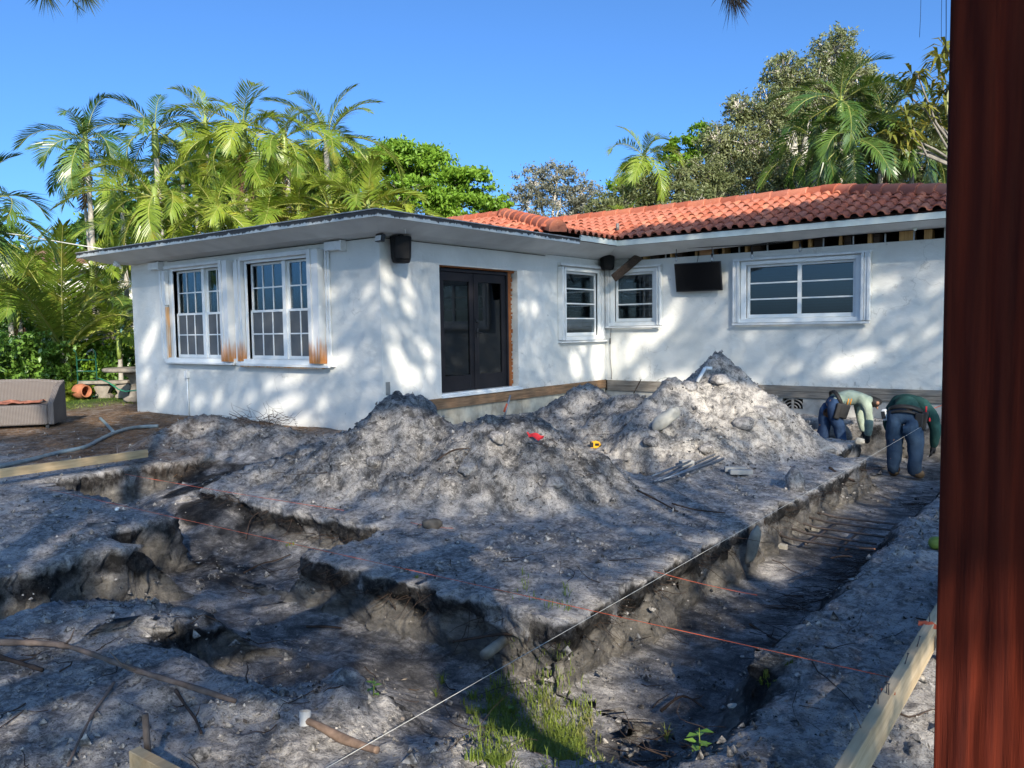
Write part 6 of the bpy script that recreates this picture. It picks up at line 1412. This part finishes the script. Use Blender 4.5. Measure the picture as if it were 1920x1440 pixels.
def local_box(t, name, c, sz, rot, mat, bev=.01):
    m = MB(); m.box(c, sz, rot); return obj(name, m, mat, t, bev, local=True)

# man in the dark green shirt, seen from behind
J = dict(pelvis=((0, -.02, .88), .175), spine=((0, .12, 1.0), .185), chest=((0, .30, 1.08), .195), upper=((0, .46, 1.06), .175), neck=((0, .60, .96), .07), head=((0, .70, .86), .088), crown=((0, .77, .79), .075),
         hipL=((-.115, -.04, .83), .150), hipR=((.115, -.04, .83), .150), kneeL=((-.135, .03, .46), .100), kneeR=((.145, .02, .46), .100), ankleL=((-.13, -.02, .10), .080), ankleR=((.15, -.03, .10), .080), toeL=((-.15, .16, .035), .05), toeR=((.22, .14, .035), .05),
         shoL=((-.25, .42, 1.0), .125), shoR=((.25, .42, 1.0), .125), elbL=((-.31, .54, .70), .066), elbR=((.35, .42, .68), .066), wriL=((-.20, .62, .45), .042), wriR=((.31, .50, .40), .042)); J['_face'] = (0, .5, -.86)
q = at(1694, 893, z=-.655); q[2] = gz(q[0], q[1])-.005; q0 = q
face = J.pop('_face')
def run_person(label, origin, az, J, face, mats):
    g = dict(J); keep = {'_face': face}
    class JD(dict):
        def __getitem__(s, k): return keep[k] if k in keep else dict.__getitem__(s, k)
    return person(label, origin, az, JD(g), mats)
p2 = run_person('person in a dark green shirt and blue jeans bending over with their back turned', q, 92, J, face, dict(jeans=M_JEAN2, shirt=M_DGREEN))
ax_ = (0, .5, .86)
belt_ring(p2, (0, .03, .885), ax_, .205, .190, .012, M_LEATH, wide=.04)
belt_ring(p2, (0, .065, .945), ax_, .215, .198, .016, M_LEATH, 'tool_belt', wide=.06)
local_box(p2, 'tool_pouch', (.245, .02, .84), (.09, .15, .26), rotz(.1) @ roty(R(8)), M_LEATH, .02); local_box(p2, 'tool_pouch', (.20, -.10, .86), (.11, .05, .20), roty(R(5)), M_LEATH, .015)
m = MB(); m.tube([(.27, .02, .96), (.275, .02, 1.05)], .013, 7); obj('red_tool_handle', m, M_RED, p2, local=True)
local_box(p2, 'red_tag', (.315, .05, .86), (.02, .06, .05), rotz(.2), M_RED, .008)
local_box(p2, 'tool_case', (-.265, .03, .90), (.07, .10, .17), roty(R(-10)), M_WHITEP, .02); local_box(p2, 'case_front', (-.28, -.025, .90), (.055, .012, .11), roty(R(-10)), M_DARK, .006)


# man in the pale green shirt, seen from the side
J = dict(pelvis=((0, 0, .92), .150), spine=((0, .17, .99), .145), chest=((0, .34, 1.02), .155), upper=((0, .50, .99), .135), neck=((0, .62, .95), .062), head=((0, .73, .91), .085), crown=((0, .80, .87), .072),
         hipL=((-.09, -.02, .86), .122), hipR=((.09, 0, .86), .122), kneeL=((-.10, -.06, .46), .082), kneeR=((.11, .13, .47), .082), ankleL=((-.10, -.13, .08), .068), ankleR=((.11, .20, .08), .068), toeL=((-.11, .05, .03), .045), toeR=((.13, .36, .03), .045),
         shoL=((-.19, .50, .95), .085), shoR=((.19, .50, .94), .088), elbL=((-.20, .58, .66), .055), elbR=((.20, .55, .64), .056), wriL=((-.12, .60, .42), .038), wriR=((.15, .56, .40), .038))
q = at(1556, 757, d=13.0); zf = q[2]-.90; q = np.array([q[0], q[1], zf]); 
p1 = run_person('person in a pale green long-sleeved shirt and dark jeans stooping with arms down', q, 36, J, (0, .35, -.93), dict(jeans=M_JEAN1, shirt=M_MINT))
belt_ring(p1, (0, .10, .965), (0, .17, .07), .165, .152, .014, M_LEATH, 'tool_belt', wide=.06)
local_box(p1, 'tool_pouch', (.205, .14, .80), (.07, .16, .24), rotx(R(-18)), M_LEATH, .02); local_box(p1, 'tool_pouch', (.215, .05, .80), (.06, .09, .26), rotx(R(-14)), M_LEATH, .02)
for k in (0, 1): m = MB(); m.tube([(.225, .19+.045*k, .90), (.225, .215+.045*k, 1.0)], .011, 6); obj('orange_tool_handle', m, plain('amber_handle', (.60, .24, .02), .4), p1, local=True)
# ================================================================ SMALL STUFF ON THE SOIL
gd = np.random.default_rng(77)
def ground_xyz(x, y): return np.stack([x, y, ground(x, y)], 1)
def fan(n, r0, r1, a0=-37, a1=34):
    r = r0*(r1/r0)**gd.random(n); a = YAW+math.pi/2+R(a0)+(R(a1)-R(a0))*gd.random(n); return CAM[0]+r*np.cos(a), CAM[1]+r*np.sin(a), r
def outside(x, y): return ~(((x < .03) & (y > -.03) & (x > -7.4)) | (y > L1-.05))
def crumb_mat():
    t = NT('soil_crumb'); n = t.noise(t.pos(), 33, 3, .6); n2 = t.noise(t.pos(), 2.1, 4)
    f = t.math('ADD', t.math('MULTIPLY', n, .75), t.math('MULTIPLY', n2, .25))
    c = t.ramp(f, [(.38, (.030, .029, .029)), (.48, (.13, .125, .122)), (.56, (.30, .285, .27)), (.66, (.52, .49, .46))])
    return t.done(t.bsdf(c, .95, 0, .1))
M_CRUMB = crumb_mat()
x, y, r = fan(38000, 2.3, 15); k = outside(x, y); x, y, r = x[k], y[k], r[k]
Z_, Z0_, FL_, HP_, MU_, _ = ground(x, y, True)
keep = gd.random(len(x)) < np.clip((.30+1.0*HP_+.9*np.maximum(fbm(x*1.6, y*1.6, 4.2, 4), -.2)-.25*FL_), .03, 1)*(1-.7*MU_); x, y, r, Z_ = x[keep], y[keep], r[keep], Z_[keep]
n = len(x); s = np.minimum(.0042*np.exp(.62*gd.normal(size=n))*(1+r/7), .032)
octv = np.array([(1, 0, 0), (-.4, .9, 0), (-.6, -.8, 0), (.1, .1, .85), (0, 0, -.6)]); octf = np.array([(0, 1, 3), (1, 2, 3), (2, 0, 3), (1, 0, 4), (2, 1, 4), (0, 2, 4)])
an = gd.random(n)*6.28; ca, sa = np.cos(an), np.sin(an); Vo = octv[None]*(1+.35*gd.normal(size=(n, 5, 1)))*s[:, None, None]
Vx = Vo[..., 0]*ca[:, None]-Vo[..., 1]*sa[:, None]; Vy = Vo[..., 0]*sa[:, None]+Vo[..., 1]*ca[:, None]
V = np.stack([Vx+x[:, None], Vy+y[:, None], Vo[..., 2]+Z_[:, None]+.25*s[:, None]], -1).reshape(-1, 3); F = (np.arange(n)[:, None, None]*5+octf[None]).reshape(-1, 3).tolist()
o = link_mesh('soil_crumbs', V, F, M_CRUMB); o['kind'] = 'stuff'
# loose clods rolled to the feet of the heaps and cuts
x, y, r = fan(5200, 2.6, 13); k = outside(x, y); x, y = x[k], y[k]; Zc, _, Fc, Hc, Mc, _ = ground(x, y, True)
k = gd.random(len(x)) < np.clip(.5*np.exp(-((Hc-.25)/.22)**2)*(Hc > .03)+.10*Hc+.06*np.exp(-((Fc-.9)/.1)**2)+.02, 0, 1)*(1-Mc); x, y, Zc = x[k], y[k], Zc[k]; n = len(x)
bm = bmesh.new(); bmesh.ops.create_icosphere(bm, subdivisions=1, radius=1.0); iv = np.array([v.co[:] for v in bm.verts]); jf = np.array([[v.index for v in f.verts] for f in bm.faces]); bm.free()
s = .011*np.exp(.55*gd.normal(size=n)); s = np.minimum(s, .045); Vc = iv[None]*(1+.22*gd.normal(size=(n, len(iv), 1)))*s[:, None, None]*np.array([1.15, 1, .75]); Vc = Vc+np.stack([x, y, Zc+.3*s], 1)[:, None, :]
o = link_mesh('loose_clods', Vc.reshape(-1, 3), (np.arange(n)[:, None, None]*len(iv)+jf[None]).reshape(-1, 3).tolist(), M_CRUMB); o['kind'] = 'stuff'
# fine roots
mb = MB()
def root(p, d, L, r_, drop=.3, seg=5):
    P_ = [np.array(p, float)]; d = np.array(d, float)
    for i in range(seg):
        d = d+gd.normal(size=3)*np.array([.28, .28, .16]); d /= np.linalg.norm(d); q = P_[-1]+d*L/seg
        g_ = gz_fast(q[0], q[1]); q[2] = max(q[2]-drop*.03, g_+.004); P_.append(q)
    mb.tube(P_, r_*np.linspace(1, .35, seg+1), 4, 0, False)
xs, ys, rs = fan(1500, 2.6, 14)
_, _, fl_, hp_, mu_, _ = ground(xs, ys, True); ok = outside(xs, ys)
cnt = 0
for i in range(len(xs)):
    if not ok[i] or gd.random() > .16+.45*hp_[i]+.25*fl_[i]*(1-fl_[i])*4: continue
    a = gd.random()*6.28; z_ = gz_fast(xs[i], ys[i])+.006
    root((xs[i], ys[i], z_), (math.cos(a), math.sin(a), .25*gd.random()), .10+.38*gd.random()**2, .0016+.0032*gd.random()**2); cnt += 1
# roots combed out of the right bank and the platform edge
for (px, py, n_, zz, dx, L) in ((1615, 1080, 60, -.40, -1, .42), (1560, 1105, 30, -.42, -1, .35), (1500, 1122, 26, -.42, -1, .30), (1500, 1215, 22, -.40, -1, .30), (1470, 1140, 10, -.42, -1, .3), (1745, 930, 30, -.40, -1, .45), (1250, 1330, 8, -.30, -1, .28), (1290, 1410, 10, -.12, -1, .28)):
    c = at(px, py, z=zz)
    for k in range(n_):
        p = c+np.array([gd.normal()*.06, gd.normal()*.16, abs(gd.normal())*.04]); p[2] = max(min(p[2], gz_fast(p[0], p[1])+.05), gz_fast(p[0], p[1])+.005); root(p, (dx, gd.normal()*.35, .1*gd.normal()), L*(.4+.8*gd.random()), .0014+.0026*gd.random()**2)
for k in range(90):
    yy = -4.5+7*gd.random(); root((6.36, yy, -.12-.2*gd.random()), (1, gd.normal()*.5, .2*gd.normal()), .12+.2*gd.random(), .0018+.002*gd.random())
for k in range(70):
    xx = 4.0+2.4*gd.random(); root((xx, -4.66, -.12-.22*gd.random()), (gd.normal()*.6, -1, .2*gd.normal()), .10+.18*gd.random(), .0018+.002*gd.random())
for k in range(60):
    xx = 1.3+2.4*gd.random(); root((xx, -3.74, -.15-.22*gd.random()), (gd.normal()*.6, -1, .2*gd.normal()), .12+.25*gd.random(), .002+.002*gd.random())
o = obj('fine_roots', mb, M_TWIG, recalc=False); o['kind'] = 'stuff'
# brush heap of roots by the wing wall
mb = MB(); c = at(490, 792, d=11.2)
for k in range(70):
    p = c+gd.normal(size=3)*np.array([.28, .12, .04]); d = np.array([gd.normal(), gd.normal()*.5, .25*abs(gd.normal())]); P_ = [p]
    for i in range(4): d = d+gd.normal(size=3)*.5*np.array([1, 1, .5]); P_.append(P_[-1]+d/np.linalg.norm(d)*.09)
    mb.tube(P_, .0035*np.linspace(1, .4, 5), 4, 0, False)
o = obj('root_brush', mb, M_TWIG, recalc=False); tag(o, 'tangled brush of dark roots piled by the wing wall', 'brush')
# pine needle litter
V = []; n = 9000; x = -7.5+8.5*gd.random(n); y = -4.5+5.5*gd.random(n); mu = ground(x, y, True)[4]; k = outside(x, y) & (gd.random(n) < mu); P_ = ground_xyz(x[k], y[k]); n = len(P_)
a = gd.random(n)*6.28; L = .05+.07*gd.random(n); dx = np.stack([np.cos(a), np.sin(a), .12*gd.normal(size=n)], 1)*L[:, None]; w_ = np.stack([-np.sin(a), np.cos(a), 0*a], 1)*.0028
P_[:, 2] += .012; V = np.stack([P_-dx-w_, P_-dx+w_, P_+dx+w_, P_+dx-w_], 1).reshape(-1, 3)
M_LITTER = plain('needle_litter', (.22, .13, .07), .9, 0, .1, .6, 5); o = link_mesh('pine_needle_litter', V, np.arange(4*n).reshape(-1, 4).tolist(), M_LITTER); o['kind'] = 'stuff'
# scattered dead leaves
x, y, r = fan(420, 2.4, 12); k = outside(x, y); P_ = ground_xyz(x[k], y[k]); P_[:, 2] += .008; V, F = leaf_cloud(P_, .035, .5, gd); V = V.reshape(-1, 4, 3); V[..., 2] = P_[:, None, 2]+(V[..., 2]-P_[:, None, 2])*.3; o = link_mesh('dead_leaves', V.reshape(-1, 3), F, plain('dead_leaf', (.24, .20, .16), .8, 0, .2, .6, 9)); o['kind'] = 'stuff'
# grass
M_GRASS = leaf('fresh_grass', (.085, .145, .022), (.21, .27, .05), (.30, .26, .12), .4, .45, .3)
def grass(name, spots, label=None):
    V = []; F = []
    for px, py, rx, ry, n_, h in spots:
        c = lay_pts([(px, py)], 0)[0]; e1 = lay_pts([(px+rx, py)], 0)[0]-c; e2 = lay_pts([(px, py+ry)], 0)[0]-c
        clumps = gd.normal(size=(max(3, n_//14), 2))*.45
        for k in range(n_):
            u = clumps[gd.integers(len(clumps))]+gd.normal(size=2)*.09; p = c+e1*u[0]+e2*u[1]; p[2] = gz_fast(p[0], p[1])-.006
            a = gd.random()*6.28; hh = h*(.5+.8*gd.random()); ln = (.15+.75*gd.random())*hh; w_ = .0016+.0018*gd.random(); d = np.array([math.cos(a), math.sin(a), 0]); s_ = np.array([-d[1], d[0], 0])*w_; o = len(V)
            V += [p-s_, p+s_, p+d*ln*.3+(0, 0, hh*.6)+s_*.8, p+d*ln*.3+(0, 0, hh*.6)-s_*.8, p+d*ln+(0, 0, hh*(.9 if gd.random() < .6 else .6))]; F += [(o, o+1, o+2, o+3), (o+3, o+2, o+4)]
    ob = link_mesh(name, V, F, M_GRASS); ob['kind'] = 'stuff'; return ob
grass('grass', [(1010, 1395, 95, 42, 2600, .055), (940, 1345, 50, 30, 800, .055), (1060, 1400, 55, 30, 900, .06), (890, 1325, 40, 18, 120, .06), (830, 1290, 14, 20, 40, .07), (1450, 1282, 28, 10, 90, .03), (1470, 1245, 25, 10, 30, .03), (780, 1085, 10, 6, 40, .04), (545, 1020, 10, 6, 30, .04), (215, 893, 40, 6, 60, .06), (1250, 1390, 10, 14, 16, .08), (930, 1430, 60, 14, 200, .06)])
x = -18+10*gd.random(4000); y = -1+7*gd.random(4000); P_ = ground_xyz(x, y); k = lawn_ok = (x < -8.8); P_ = P_[k]; V, F = leaf_cloud(P_+(0, 0, .03), .10, .12, gd); o = link_mesh('lawn_grass', V, F, M_GRASS); o['kind'] = 'stuff'
# small weeds
def weed(label, px, py, h, n_, ls, stemmed=True):
    q = lay_pts([(px, py)], 0)[0]; t = thing('weed', label, 'weed', q); m = MB(); m.tube([q-(0, 0, .02), q+(.005, 0, h*.5), q+(0, .004, h)], [.003, .0025, .0012], 5); obj('stem', m, M_GRASS, t)
    for k in range(n_):
        z_ = h*(.15+.85*k/n_); a = k*2.4; d = np.array([math.cos(a), math.sin(a), .25]); s_ = np.array([-d[1], d[0], 0])*ls*.3; p = q+(0, 0, z_); m = MB()
        m.add([p, p+d*ls*.5+s_, p+d*ls-(0, 0, ls*.2), p+d*ls*.5-s_], [(0, 1, 2, 3)]); obj('leaf', m, M_BUSH, t, recalc=False)
weed('small broad-leaved weed by the batter board in the lower right', 1310, 1425, .13, 9, .06)
weed('slender weed leaf standing behind the grass tuft', 963, 1345, .09, 3, .05)
weed('tiny weed sprouting beside the broad-leaved weed', 1300, 1395, .07, 4, .03)
weed('dark sprig at the near lip left of the white line', 700, 1305, .08, 6, .04)
